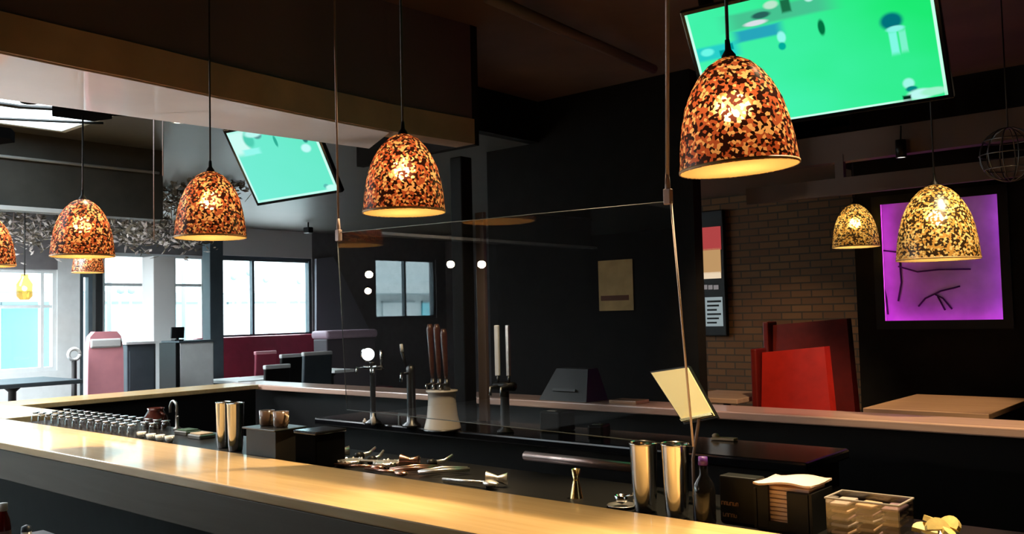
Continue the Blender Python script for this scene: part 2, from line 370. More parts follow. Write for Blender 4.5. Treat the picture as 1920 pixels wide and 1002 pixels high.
# other walls
struct(MB().box(((XL+XR)/2, YB+.1, ZC/2), (XR-XL, .2, ZC)).build('wall_back', M['greywall']))
struct(MB().box(((XL+XR)/2, YF-.1, ZC/2), (XR-XL, .2, ZC)).build('wall_front', M['darkwall']))
struct(MB().box((XR+.1, (YF+YB)/2, ZC/2), (.2, YB-YF, ZC)).build('wall_right', M['darkwall']))

# ------------------------------------------------------------------ right-hand back walls
yp = 5.95
struct(MB().box(((aY(917, 500, yp).x+aY(1304, 500, yp).x)/2, yp+.06, ZC/2), (aY(1304, 500, yp).x-aY(917, 500, yp).x, .12, ZC)).build('wall_partition', M['darkwall']))
xa, xz = aY(1295, 500, 9).x, aY(1612, 500, 9).x
struct(MB().box(((xa+xz)/2, 9.1, ZC/2), (xz-xa+.6, .2, ZC)).build('wall_brick', brick('dark_brick')))
pz = aY(1330, 372, 9).z
struct(MB().box(((xa+xz)/2, 8.1, pz+.06), (xz-xa+.5, 1.8, .12)).build('ceiling_booth', pbr('tan_ceiling', (.20, .13, .09), .7)))
yw = 7.7
xw0 = aY(1604, 500, yw).x
# niche wall with a real opening
nx0, nx1 = aY(1654, 500, yw).x-.06, aY(1880, 500, yw).x+.06
nz0, nz1 = aY(1770, 603, yw).z-.06, aY(1760, 372, yw).z+.06
wn = MB()
def wq(x0, x1, z0, z1): wn.box(((x0+x1)/2, yw+.15, (z0+z1)/2), (x1-x0, .3, z1-z0))
wq(xw0, nx0, 0, ZC); wq(nx1, XR, 0, ZC); wq(nx0, nx1, 0, nz0); wq(nx0, nx1, nz1, ZC)
struct(wn.build('wall_niche', M['darkwall']))
# backlit picture box in the opening
pbx = thing('light_box', 'purple backlit picture box glowing in the black wall, upper right', 'light box', ((nx0+nx1)/2, yw+.1, nz0))
W_, H_ = nx1-nx0, nz1-nz0
cs = MB()
cs.box((-W_/2+.01, 0, H_/2), (.02, .2, H_)); cs.box((W_/2-.01, 0, H_/2), (.02, .2, H_)); cs.box((0, 0, .01), (W_-.04, .2, .02)); cs.box((0, 0, H_-.01), (W_-.04, .2, .02))
cs.build('case', pbr('violet_lining', (.7, .55, .75), .6), pbx)
MB().box((0, .08, H_/2), (W_-.04, .02, H_-.04)).build('back_panel', pbr('pale_backing', (.72, .60, .78), .6, noise=.25, scale=3), pbx)
led = emit('violet_led', (.50, .045, .78), 5.5); ledm = emit('magenta_led', (.66, .05, .66), 5.5)
for nm, c, d, mm in (('led_strip', (W_/2-.035, -.03, H_/2), (.02, .02, H_-.1), led), ('led_strip', (-W_/2+.035, -.03, H_/2), (.02, .02, H_-.1), ledm), ('led_strip', (0, -.03, .035), (W_-.12, .02, .02), ledm)):
    MB().box(c, d).build(nm, mm, pbx)
fm = MB()
fm.box((-W_/2+.035, -.112, H_/2), (.07, .02, H_)).box((W_/2-.035, -.112, H_/2), (.07, .02, H_)).box((0, -.112, .035), (W_-.14, .02, .07)).box((0, -.112, H_-.035), (W_-.14, .02, .07))
fm.build('frame', M['black'], pbx)
ar = MB()
def pp(x, y): q = aY(x, y, yw+.165); return (q.x-(nx0+nx1)/2, .066, q.z-nz0)
for pl in ([(1722, 575), (1735, 560), (1752, 552), (1768, 560), (1785, 580)], [(1752, 552), (1764, 546), (1790, 540), (1800, 537)], [(1758, 556), (1772, 582)], [(1655, 470), (1690, 474)], [(1684, 500), (1720, 510), (1760, 506), (1820, 505)], [(1655, 530), (1662, 560), (1665, 590)], [(1686, 480), (1690, 530), (1684, 565)]):
    ar.tube([pp(*q) for q in pl], .007, 6)
ar.build('line_drawing', pbr('dark_line_art', (.05, .01, .06), .8), pbx)

# brown header beam and rails over the far side
hb = aY(1700, 262, 6.4)
tag(MB().box((-.6, 6.4, hb.z), (5.0, .1, .2)).box((-.6, 6.34, hb.z-.28), (5.0, .05, .12)).box((-2.4, 6.37, hb.z-.15), (.06, .05, .2)).box((-1.0, 6.37, hb.z-.15), (.06, .05, .2)).box((-2.9, 6.4, (hb.z+ZC)/2), (.06, .06, ZC-hb.z)).box((1.5, 6.4, (hb.z+ZC)/2), (.06, .06, ZC-hb.z)).build('ceiling_rail', pbr('brown_rail', (.10, .065, .05), .6)), 'dark brown double rail hung below the large television', 'rail')
sl = aY(1690, 296, 6.3)
t = thing('spotlight', 'small black spotlight with a white lens under the brown rail', 'spotlight', sl)
MB().lathe([(.0, .12), (.035, .12), (.035, .0), (.03, .0)], 16).build('housing', M['black'], t)
MB().lathe([(0, .004), (.028, .004)], 16).build('lens', emit('spot_lens', (1, .95, .9), 1.5), t)
MB().tube([(0, 0, .11), (0, .02, .22)], .006).build('stem', M['black'], t)
gc = aY(1892, 290, 5.6)
t = thing('wire_globe', 'dark open wire globe pendant at the right edge', 'pendant', gc)
g = MB()
for k in range(6):
    a = PI*k/6; g.tube([(.15*math.cos(a)*math.cos(2*PI*j/24), .15*math.sin(a)*math.cos(2*PI*j/24), .15*math.sin(2*PI*j/24)) for j in range(25)], .0035, 5)
for zz in (-.08, 0, .08):
    q = math.sqrt(.15**2-zz*zz); g.tube([(q*math.cos(2*PI*j/24), q*math.sin(2*PI*j/24), zz) for j in range(25)], .0035, 5)
g.build('cage', M['darksteel'], t)
MB().tube([(0, 0, .15), (0, 0, ZC-gc.z)], .004, 5).build('cord', M['cord'], t)

# poster board on the brick wall
yb = 8.98
p0, p1 = aY(1296, 400, yb), aY(1368, 630, yb)
t = thing('poster_board', 'tall black poster board with red and cream picture on the brick wall', 'poster', ((p0.x+p1.x)/2, yb, p1.z))
bw, bh = p1.x-p0.x, p0.z-p1.z
MB().box((0, -.03, bh/2), (bw, .06, bh), bev=.01).build('board', M['black'], t)
def pr(px0, py0, px1, py1, nm, mat, off=.066):
    a, b = aY(px0, py0, yb-off), aY(px1, py1, yb-off)
    return MB().box(((a.x+b.x)/2-t.location.x, -off, (a.z+b.z)/2-t.location.z), (abs(b.x-a.x), .008, abs(a.z-b.z))).build(nm, mat, t)
def litpic(name, col, st):
    return emit(name, col, st)
pr(1309, 428, 1352, 468, 'picture', litpic('red_backlit_print', (.75, .10, .10), .55))
pr(1309, 468, 1352, 512, 'picture', litpic('cream_backlit_print', (.72, .42, .18), .7))
pr(1309, 512, 1352, 522, 'strip', litpic('white_backlit_strip', (.9, .72, .5), .9))
for a, b in ((1314, 1326), (1328, 1336), (1338, 1347)): pr(a, 535, b, 543, 'lettering', litpic('backlit_lettering', (.6, .55, .55), .35))
pr(1322, 558, 1356, 612, 'text_sheet', litpic('pale_backlit_notice', (.50, .60, .62), .55), .066)
for k in range(6): pr(1326, 564+k*8, 1352-(k % 3)*4, 567+k*8, 'text_line', M['black'], .072)

# small cream notice on the partition
q0, q1 = aY(1121, 490, yp-.01), aY(1188, 582, yp-.01)
t = thing('notice', 'faded cream notice with dark band pinned on the black partition', 'notice', ((q0.x+q1.x)/2, yp-.006, (q0.z+q1.z)/2))
MB().box((0, 0, 0), (q1.x-q0.x, .006, q0.z-q1.z)).build('sheet', pbr('faded_paper', (.38, .24, .09), .8, noise=.2), t)
MB().box((-.01, -.005, -.1), (q1.x-q0.x-.06, .003, .04)).build('band', pbr('rust_print', (.10, .03, .01), .8), t)

# ------------------------------------------------------------------ bar
KZ = 1.08
CY0, CY1 = 1.90, 2.385
XA0, XA1 = -8.05, -7.55
XEND = .9
tag(MB().box(((XA0+XEND)/2, (CY0+CY1)/2, KZ-.02), (XEND-XA0, CY1-CY0, .04), bev=.006).build('bar_counter', M['counter']), 'long polished golden wooden bar top running across the foreground', 'counter')
t = thing('bar_fascia_panel', 'dark wood fascia and black panel front below the golden bar top', 'bar front', ((XA0+XEND)/2, CY0, 0))
MB().box((0, .03, KZ-.04-.079), (XEND-XA0-.01, .05, .156), bev=.004).build('fascia', M['counter_edge'], t)
MB().box((0, .14, .44), (XEND-XA0-.05, .06, .88)).build('panel', M['front'], t)
MB().box((0, .06, .93), (XEND-XA0-.05, .1, .04)).build('rail', M['front'], t)
# white end part left of the well
tag(MB().box(((XA1-6.58)/2, 2.62, KZ-.02), (XA1*-1-6.58, .45, .04), bev=.004).build('counter_return', M['counter']), 'short bright counter return joining the bar end at the far left', 'counter')
tag(MB().box(((XA0+XA1)/2, 3.7, KZ-.02), (XA1-XA0, 3.2-.6, .04), bev=.006).build('side_counter', M['counter']), 'bright side counter running away from the left end of the bar', 'counter')
for nm, par, c_, d_ in (('base', 'counter_return', ((XA1-6.58)/2, 2.62, .515), (.85, .40, 1.03)), ('base', 'side_counter', ((XA0+XA1)/2, 3.7, .518), (.42, 2.58, 1.036))):
    MB().box(c_, d_).build(nm, M['black'], bpy.data.objects[par])
# back counter (far side of the bar)
FY0, FY1 = 5.02, 5.36
t = thing('far_counter', 'pale pinkish wooden ledge on the far side of the bar', 'counter', ((XA0+XEND)/2, FY0, 0))
MB().box((0, .17, KZ-.025), (XEND-XA0, FY1-FY0, .05), bev=.008).build('ledge', M['ledge'], t)
MB().box((0, .2, .52), (XEND-XA0-.06, .2, 1.03)).build('panel', M['black'], t)
# under-bar shelf behind the counter
SZ = 1.05
tag(MB().box((-2.6, 2.65, SZ-.02), (7.8, .50, .04), bev=.004).box((-2.6, 2.65, .5), (7.7, .44, .95)).build('service_shelf', pbr('black_shelf', (.006, .006, .006), .4, spec=.2)), 'black service shelf behind the golden bar top holding glasses and tools', 'shelf')
# central work island with column
IZ = 1.0
t = thing('work_island', 'black back bar island carrying the beer taps', 'island', (-3.5, 4.22, 0))
MB().box((0, 0, IZ-.025), (3.6, .52, .05), bev=.012).build('worktop', M['blackgloss'], t)
MB().box((0, .03, .47), (3.5, .42, .94)).build('cabinet', M['black'], t)
rz_ = aY(990, 853, 3.9)
MB().tube([(aY(985, 852, 3.9).x+3.5, -.32, aY(985, 855, 3.9).z), (aY(1195, 874, 3.9).x+3.5, -.32, aY(985, 855, 3.9).z)], .026, 12).build('rail', pbr('pinkish_steel', (.5, .36, .32), .35, .8), t)
for xx in (aY(1000, 852, 3.9).x, aY(1180, 874, 3.9).x): MB().tube([(xx+3.5, -.32, aY(985, 855, 3.9).z), (xx+3.5, -.19, aY(985, 855, 3.9).z)], .01).build('bracket', M['darksteel'], t)
cxy = aY(870, 600, 4.33)
struct(MB().box((cxy.x, 4.33, (2.75+IZ)/2), (.105, .105, 2.75-IZ-.002), bev=.008).build('column', pbr('matt_black_post', (.004, .004, .004), .6, spec=.1)))
gs = aY(901, 600, 4.4)
tag(MB().box((gs.x, 4.42, 1.69), (.075, .03, 1.38), bev=.004).build('divider_post', pbr('grey_brown_post', (.11, .085, .078), .3)), 'grey-brown upright post right behind the black column', 'post')

# ------------------------------------------------------------------ hanging perspex screen
sA, sB = aY(632, 437, 2.5), aY(1258, 378, 2.5)
zt_, zb_ = (sA.z+sB.z)/2, aY(1300, 840, 2.5).z
t = thing('hanging_screen', 'large clear plastic screen hung on wires above the bar', 'screen', ((sA.x+sB.x)/2, 2.5, zb_))
ww = sB.x-sA.x
pTL, pTR = Vector((-ww/2, 0, sA.z-zb_)), Vector((ww/2, 0, sB.z-zb_)); pBR = aY(1300, 838, 2.5)-Vector(t.location); pBL = pTL+(pBR-pTR)
def sheet(pts, th): return MB().hexa([Vector(p)-Vector((0, th/2, 0)) for p in pts], [Vector(p)+Vector((0, th/2, 0)) for p in pts])
sheet([pTL, pTR, pBR, pBL], .005).build('pane', M['perspex'], t)
for p_, q_, w3, mt2 in ((pTR, pBR, .0035, 'perspex_edge'), (pTL, pTR, .0018, 'slate'), (pBL, pBR, .0018, 'slate'), (pTL, pBL, .0018, 'slate')):
    MB().tube([p_, q_], w3, 6).build('edge', M[mt2], t)
for sx in (1, -1):
    cl = MB().box((sx*(ww/2-.01), 0, zt_-zb_+.002), (.026, .02, .05), bev=.003).lathe([(0, .06), (.006, .055), (.009, .02), (.009, 0)], 10, (sx*(ww/2-.01), 0, zt_-zb_+.02))
    cl.build('clip', M['wire'], t)
    MB().tube([(sx*(ww/2-.01), 0, zt_-zb_+.06), (sx*(ww/2-.01)+(.05 if sx > 0 else -.01), 0, ZC-zb_)], .0065 if sx > 0 else .005, 6).build('hanging_wire', M['wire'], t)

# ------------------------------------------------------------------ pendant lamps
def make_lamp(label, group, loc, dia, top, mat='mosaic_red', bulb='bulb', tilt=0):
    t = thing('pendant_lamp', label, 'pendant lamp', loc, 0, group)
    R_ = dia/2; H = dia*.97
    prof = [(1.0, 0), (1.0, .035), (.985, .10), (.955, .25), (.90, .42), (.82, .58), (.70, .72), (.55, .84), (.38, .93), (.2, .985), (.10, 1.0)]
    prof = [(r*R_, z*H) for r, z in prof]
    sh = MB().lathe(prof, 48).build('shade', M[mat], t, fixn=False)
    MB().lathe([(R_*.99, .001), (R_*1.01, 0.001), (R_*1.01, .008), (R_*.99, .008), (R_*.99, 0.001)], 48).build('rim', pbr_cache('rim'), sh)
    MB().lathe([(0, .0015), (R_*.985, .0015)], 48).build('diffuser', M['diffuser'], t)
    MB().sphere((0, 0, H*.54), .036).build('bulb', M[bulb], t)
    MB().lathe([(0, H*.60), (.014, H*.60), (.017, H*.75), (.017, H*.985)], 16).build('socket', M['black'], t)
    MB().lathe([(R_*.13, H*.985), (R_*.12, H*1.02), (.008, H*1.07), (.006, H*1.16)], 16).build('cap', M['black'], t)
    MB().tube([(0, 0, H*1.1), (0, 0, top-loc[2])], .0045, 6).build('cord', M['cord'], t)
    t.rotation_euler = (0, 0, 0)
    return t
_pc = {}
def pbr_cache(k):
    if k not in _pc: _pc[k] = pbr('lamp_rim', (.45, .28, .12), .5)
    return _pc[k]
zr = 2.06
def lamp_at(px, py, w_, dia): return aD(px, py, dia*FPX/w_)
LG = 'mosaic lamps over the bar'
LP = []
specs = [(1386, 318, 220, .30, ZC, 'largest copper mosaic dome lamp, hanging before the big television'),
         (758, 400, 154, .30, ZC, 'copper mosaic dome lamp hanging before the dark plum bulkhead, right of the smaller television'),
         (395, 447, 130, .30, ZC, 'copper mosaic dome lamp hanging just left of the smaller television'),
         (155, 482, 112, .30, 2.7545, 'copper mosaic dome lamp hanging from the dark bat-shaped plate at left'),
         (-26, 500, 100, .30, 2.7545, 'copper mosaic dome lamp cut off by the left edge of the photo'),
         (165, 512, 56, .30, 2.79, 'small distant copper mosaic lamp directly below and behind another lamp'),]
for px, py, w_, d, tp, lb in specs:
    p = lamp_at(px, py, w_, d); LP.append(p)
    l = make_lamp(lb, LG, p, d, tp)
    if w_ == 220:                                        # the nearest lamp hangs slightly askew on its cord
        rm_ = Matrix.Rotation(math.radians(3.2), 4, -FW); cpt = Vector((0, 0, d*.97*1.1))
        l.matrix_world = Matrix.Translation(p) @ rm_
        for ch in [q for q in bpy.data.objects if q.parent == l and q.name.startswith('cord')]:
            ch.matrix_local = Matrix.Translation(cpt) @ rm_.inverted() @ Matrix.Translation(-cpt)
l = make_lamp('golden mosaic dome lamp hanging left of the purple light box', LG, lamp_at(1605, 464, 84, .36), ZC, .36*0+ZC, 'mosaic_gold', 'bulb_far') if False else None
for px, py, w_, d, lb in ((1605, 464, 84, .36, 'smaller golden mosaic dome lamp hanging left of the purple light box'), (1759, 488, 146, .42, 'golden mosaic dome lamp hanging in front of the purple light box')):
    p = lamp_at(px, py, w_, d); make_lamp(lb, LG, p, d, ZC, 'mosaic_gold', 'bulb_far')
# suspended black plates and cable rails that carry the left lamps
def plate(p, label, wing):
    t = thing('lamp_plate', label, 'ceiling plate', (p.x, p.y, 2.755))
    MB().prism([(-.12, -.10), (-.05, -.13), (.07, -.10), (.13, -.02), (.12, .08), (.02, .14), (-.10, .10)], .06).build('plate', M['matt'], t)
    if wing: MB().hexa([(.0, .08, .01), (.06, .36, .04), (.12, .34, .04), (.11, .04, .01)], [(.0, .08, .05), (.06, .36, .06), (.12, .34, .06), (.11, .04, .05)]).build('arm', M['matt'], t)
    for dx in (-.05, .06): MB().tube([(dx, 0, .04), (dx, 0, ZL-2.755)], .003, 5).build('hanger', M['darksteel'], t)
plate(LP[3], 'black bat-shaped suspended plate holding lamp cord at upper left', True)
plate(LP[4], 'black suspended plate cut by the left edge of the photo', False)
MB_r = [(-5.1, .012), (-5.45, .012), (-5.9, .014), (-6.35, .01)]
for i, (xx, rr) in enumerate(MB_r):
    tag(MB().tube([(xx, -2.0, 3.04), (xx+.04, 2.2, 3.04), (xx+.1, 2.9, 3.1)], rr, 6).build('conduit', M['darksteel']), ['dark conduit nearest the pale soffit, under the bright ceiling panel', 'second dark conduit from the soffit under the bright ceiling panel', 'third dark conduit from the soffit under the bright ceiling panel', 'fourth dark conduit, nearest the drop wall, under the bright ceiling panel'][i], 'conduit', 'conduits under the bright ceiling panel')
# bright ceiling panel
t = thing('ceiling_light', 'large bright white ceiling panel behind dark conduits at upper left', 'ceiling light', (-5.85, .9, ZL))
MB().box((0, 0, -.01), (1.9, 3.9, .02)).build('diffuser', emit('cool_ceiling_light', (.80, .93, 1), 4.0), t)
MB().box((-.97, 0, -.015), (.04, 3.98, .03)).box((.97, 0, -.015), (.04, 3.98, .03)).box((0, 1.97, -.015), (1.9, .04, .03)).box((0, -1.97, -.015), (1.9, .04, .03)).build('frame', M['palegrey'], t)
# pair of slim hanging rods with black knuckles
for i, (px, lb) in enumerate(((288, 'left of two slim hanging wires with black knuckles below the soffit'), (305, 'right of two slim hanging wires with black knuckles below the soffit'))):
    Y_ = 2.75; a = aY(px, 175, Y_); b = aY(px, 450 if i == 0 else 330, Y_)
    t = thing('hanging_rod', lb, 'hanging rod', (a.x, Y_, b.z), 0, 'slim hanging wires')
    MB().tube([(0, 0, 0), (0, 0, ZL-b.z)], .004, 6).build('rod', M['wire'], t)
    k = MB()
    for dz in (0, .03, .065): k.sphere((0, 0, a.z-b.z-.04-dz), .013, 10, (1, 1, 1.2))
    k.build('knuckle', M['black'], t)
b = aX(334, 229, -5.3)
t = thing('downlight', 'small glowing recessed downlight beyond the soffit', 'downlight', aZ(334, 229, ZL-.001))
MB().lathe([(.03, -.004), (.05, -.004), (.05, 0), (.03, 0)], 20).build('trim', M['white'], t)
MB().lathe([(0, -.003), (.03, -.003)], 20).build('lens', emit('downlight_lens', (1, .92, .75), 4), t)

# ------------------------------------------------------------------ televisions
def tv(name, label, loc, w_, h_, yaw, tilt, roll, mat, mount):
    o = thing(name, label, 'television', loc)
    o.rotation_mode = 'XYZ'
    o.matrix_world = Matrix.Translation(loc) @ Matrix.Rotation(yaw, 4, 'Z') @ Matrix.Rotation(tilt, 4, 'X') @ Matrix.Rotation(roll, 4, 'Y')
    MB().box((0, .022, 0), (w_+.05, .04, h_+.05), bev=.008).build('casing', M['blackgloss'], o)
    MB().quad([(-w_/2, -.0005, -h_/2), (w_/2, -.0005, -h_/2), (w_/2, -.0005, h_/2), (-w_/2, -.0005, h_/2)]).build('screen', mat, o, fixn=False)
    MB().box((0, .07, 0), (w_*.3, .06, h_*.4), bev=.006).build('back_housing', M['black'], o)
    inv = o.matrix_world.inverted(); top = inv @ (Vector(loc) + Vector((0, .15, mount-loc[2])))
    MB().tube([(0, .09, 0), tuple(inv @ (Vector(loc)+Vector((0, .16, .05)))), tuple(top)], .02, 8).build('bracket', M['black'], o)
    return o
G1, G2 = (.03, .80, .30), (.08, .90, .42)
c = (.10, .85, .75)
pic = [(.10, .66, .10, .055, (.02, .62, .58), 'r'), (.06, .67, .03, .03, (.15, .95, .8), 'e'), (.13, .64, .015, .025, (.0, .30, .30), 'r'), (.17, .68, .012, .025, (.0, .3, .3), 'r'),
       (.30, .74, .10, .045, (.02, .38, .50), 'r'), (.40, .86, .22, .06, (.06, .55, .28), 'r'), (.30, .82, .05, .02, (.7, .75, .8), 'e'), (.33, .87, .04, .025, (.02, .12, .10), 'e'), (.44, .90, .02, .05, (.01, .15, .06), 'r'), (.38, .93, .03, .03, (.5, .8, .6), 'e'), (.54, .92, .02, .03, (.5, .9, .8), 'e'),
       (.80, .99, .2, .05, (.02, .75, .02), 'r'),
       (.395, .67, .018, .045, (.30, .95, .85), 'e'), (.39, .60, .016, .03, (.0, .42, .32), 'e'),
       (.565, .68, .014, .06, (.0, .16, .05), 'e'),
       (.835, .62, .042, .062, (.0, .17, .20), 'e'), (.845, .56, .034, .022, (.25, .9, .8), 'e'), (.832, .46, .015, .085, (.22, .95, .78), 'r'), (.868, .46, .013, .08, (.20, .90, .60), 'r'),
       (.86, .135, .022, .04, (.35, .95, .8), 'e'), (.868, .09, .022, .022, (.0, .25, .22), 'e'), (.90, .04, .05, .04, (.50, .95, .88), 'e'), (.845, .01, .016, .035, (.0, .02, .01), 'r'), (.95, .045, .05, .03, (.35, .9, .6), 'e'),
       (.006, .5, .006, .5, (.6, 1, .85), 'r'), (.994, .5, .006, .5, (.6, 1, .85), 'r'), (.5, .008, .34, .008, (.6, 1, .85), 'r')]
tv('television', 'large television showing a green sports pitch, hung behind the biggest lamp', (-1.8192, 4.4898, 2.9987), 1.2, .675, .1313, .5619, -.0221, screen('cricket_broadcast', pic, (.012, .82, .17), (.075, .93, .52), 1.0), ZC)
pic2 = [(.10, .84, .10, .16, (.62, .98, .90), 'r'), (.22, .86, .06, .10, (.08, .62, .45), 'e'), (.34, .90, .05, .05, (.10, .30, .30), 'e'), (.30, .93, .10, .05, (.5, .95, .88), 'e'), (.20, .70, .10, .04, (.30, .95, .85), 'r'),
        (.52, .78, .018, .075, (.03, .42, .30), 'e'), (.86, .74, .03, .05, (.02, .20, .18), 'e'), (.83, .62, .055, .055, (.55, .98, .95), 'e'), (.88, .08, .03, .03, (.10, .5, .45), 'e'),
        (.01, .5, .012, .5, (.6, 1, .9), 'r'), (.985, .5, .014, .5, (.62, 1, .88), 'r'), (.5, .015, .5, .016, (.55, 1, .88), 'r'), (.93, .05, .06, .04, (.55, 1, .9), 'e')]
k = .565
tv('television', 'smaller tilted television with turquoise sports picture below the pale soffit', (-9.5363*k, 6.6892*k, 1.7+1.9774*k), 1.2*k, 1.0*k, .4154, .5985, -.0897, screen('turquoise_broadcast', pic2, (.14, .83, .58), (.18, .86, .68), 1.0), ZL)

# conduit along the dark ceiling
a, b = aZ(915, -5, 3.42), aZ(1225, 130, 3.42)
tag(MB().tube([a, b], .035, 10).build('ceiling_pipe', pbr('brown_pipe', (.12, .08, .075), .5)), 'brown pipe running diagonally across the dark ceiling', 'pipe')

# ------------------------------------------------------------------ beer taps on the island
def iz(px, py): return aZ(px, py, IZ)
def arc(c, r, a0, a1, n=10, ax='x'):
    o = []
    for k in range(n+1):
        a = a0+(a1-a0)*k/n
        o.append((c[0]+r*math.cos(a), c[1], c[2]+r*math.sin(a)) if ax == 'x' else (c[0], c[1]+r*math.cos(a), c[2]+r*math.sin(a)))
    return o
# slim chrome font with a round lit badge
b = iz(700, 795); tb = aY(690, 665, b.y); 
t = thing('beer_font', 'slim steel beer font topped by a round glowing white badge', 'beer tap', b)
MB().lathe([(.055, 0), (.055, .012), (.022, .03), (.018, .10), (.018, tb.z-IZ-.06), (.022, tb.z-IZ-.05)], 20, cap0=True, cap1=True).build('column', M['darksteel'], t)
ry = Matrix.Translation((-.03, -.01, tb.z-IZ)) @ Vector((.76, -.65, .06)).to_track_quat('Z', 'Y').to_matrix().to_4x4()
bh_ = MB().lathe([(.0, 0), (.045, 0), (.05, .006), (.05, .03), (0, .03)], 28, m=ry).build('badge_housing', M['chrome'], t)
MB().lathe([(0, .031), (.040, .031), (.042, .0305)], 28, m=ry).build('badge', emit('lit_badge', (.92, .97, 1), 2.2), bh_)
br = MB().tube([(-.08, 0, tb.z-IZ-.085), (.10, 0, tb.z-IZ-.085)], .016, 12)
br.build('crossbar', M['chrome'], t)
for dx in (-.075, .07, .095):
    MB().tube([(dx, -.02, tb.z-IZ-.085), (dx, -.07, tb.z-IZ-.085), (dx, -.075, tb.z-IZ-.13)], .008, 8).build('spout', M['chrome'], t)
MB().tube([(.09, 0, tb.z-IZ-.075), (.09, 0, tb.z-IZ+.03)], [.007, .011], 8).build('tap_handle', M['chrome'], t)
# dark font with white tipped handle
b = iz(772, 800); z1 = aY(772, 700, b.y).z; z2 = aY(761, 645, b.y).z
t = thing('beer_font', 'dark steel beer font with one slim white-tipped handle', 'beer tap', b)
MB().lathe([(.06, 0), (.06, .012), (.032, .03), (.028, .09), (.028, z1-IZ), (.03, z1-IZ+.04), (.0, z1-IZ+.06)], 20, cap0=True).build('column', M['darksteel'], t)
MB().tube([(0, -.02, z1-IZ), (0, -.08, z1-IZ), (0, -.085, z1-IZ-.05)], .010, 8).build('spout', M['chrome'], t)
hd = MB().tube([(-.02, -.02, z1-IZ+.03), (-.035, -.04, z2-IZ-.05)], [.008, .012], 8).build('tap_handle', M['black'], t)
MB().tube([(-.035, -.04, z2-IZ-.05), (-.037, -.045, z2-IZ)], [.012, .010], 8).build('handle_tip', M['white'], hd)
MB().box((-.10, .02, .07), (.09, .012, .012)).box((-.14, .02, .035), (.012, .012, .07)).build('drip_bracket', M['steel'], t)
# pale tapering pedestal font with three wooden handles
b = iz(830, 806); zt1 = aY(830, 732, b.y).z; zh = aY(820, 608, b.y).z
t = thing('beer_font', 'pale flared pedestal beer font with three tall brown wooden handles', 'beer tap', b)
h = zt1-IZ
MB().lathe([(.115, 0), (.113, .015), (.095, h*.35), (.085, h*.8), (.088, h*.93), (.098, h*.96), (.098, h), (0, h)], 32, cap0=True).build('pedestal', M['ceramic'], t)
MB().lathe([(.118, 0), (.118, .008), (.114, .008)], 32).build('base_ring', M['darksteel'], t)
hh = zh-IZ
for dx, q, dz in ((-.075, M['brown'], 0), (-.015, M['brown'], .0), (.045, M['brown'], -.03)):
    MB().tube([(dx, 0, h), (dx, 0, h+.07)], [.022, .016], 10).build('tap_body', M['darksteel'], t)
    MB().tube([(dx, -.015, h+.04), (dx, -.06, h+.035), (dx, -.062, h+.01)], .007, 8).build('spout', M['chrome'], t)
    MB().tube([(dx, -.005, h+.07), (dx, -.008, h+.11), (dx, -.02, hh-.03+dz), (dx, -.022, hh+dz)], [.010, .014, .022, .014], 10).build('tap_handle', q, t)
# dark twin font with two pale paddle handles
b = iz(948, 812); za = aY(935, 610, b.y).z; zb2 = aY(935, 705, b.y).z
t = thing('beer_font', 'dark twin beer font with bright silver and dull steel paddle handles', 'beer tap', b)
MB().lathe([(.05, 0), (.05, .012), (.028, .03), (.026, zb2-IZ-.09)], 20, cap0=True).build('column', M['black'], t)
MB().tube([(-.075, 0, zb2-IZ-.06), (.075, 0, zb2-IZ-.06)], .026, 12).build('crossbar', M['black'], t)
for dx, mt, s_ in ((-.04, M['white'], 1), (.045, M['steel'], .8)):
    MB().tube([(dx, -.01, zb2-IZ-.04), (dx, -.012, zb2-IZ)], .008, 8).build('handle_stem', M['darksteel'], t)
    MB().box((dx, -.013, (za+zb2)/2-IZ), (.034*s_, .016, za-zb2), bev=.005).build('tap_handle', mt, t)
    MB().tube([(dx, -.02, zb2-IZ-.06), (dx, -.08, zb2-IZ-.065), (dx, -.085, zb2-IZ-.11)], .009, 8).build('spout', M['steel'], t)
# small bright bits on the worktop
b = iz(684, 795); tag(MB().sphere((0, 0, .014), .014, 12, (1, 1, 1)).lathe([(.008, .026), (.006, .034), (0, .036)], 10).build('bottle_stopper', M['ceramic'], None, b), 'small white ball stopper at the left end of the island', 'stopper')
b = iz(700, 797); tag(MB().lathe([(.014, 0), (.016, .03), (.012, .05), (.007, .055), (.007, .075), (0, .076)], 12, cap0=True).build('salt_cellar', M['ceramic'], None, b), 'little pale cellar right of the white ball stopper on the island', 'cellar')
# till screen and printer seen through the hanging screen
b = aZ(1075, 752, KZ); b = Vector((aY(1075, 752, 5.2).x, 5.2, KZ))
t = thing('till', 'dark sloping till terminal on the far ledge, behind the hanging screen', 'till', b)
MB().hexa([(-.21, -.13, 0), (.21, -.13, 0), (.21, .13, 0), (-.21, .13, 0)], [(-.13, -.02, .22), (.15, -.02, .22), (.15, .1, .22), (-.13, .1, .22)]).build('casing', pbr('till_plastic', (.025, .025, .024), .5), t)
MB().box((.0, -.105, .075), (.2, .01, .02), rot=Matrix.Rotation(-.45, 3, 'X')).build('keypad', pbr('till_keys', (.05, .05, .05), .4), t)
b = Vector((aY(1176, 742, 5.15).x, 5.17, KZ))
tag(MB().box((0, 0, .012), (.22, .16, .024), bev=.004).build('serving_board', M['tan'], None, b), 'pale wooden serving board on the far ledge right of the till', 'board')  # board added in place of a light strip of the ledge
b = Vector((iz(1158, 812).x, 4.2, IZ))
t = thing('card_reader', 'black card reader with one bright spot on the island', 'card reader', b, .3)
cs_ = MB().box((0, 0, .035), (.09, .15, .07), bev=.012).build('case', M['black'], t)
MB().box((0, -.03, .0715), (.05, .04, .003)).build('display', pbr('reader_display', (.2, .22, .2), .2), cs_)
b = Vector((iz(1090, 800).x, 4.28, IZ))
t = thing('receipt_printer', 'black receipt printer left of the card reader on the island', 'printer', b)
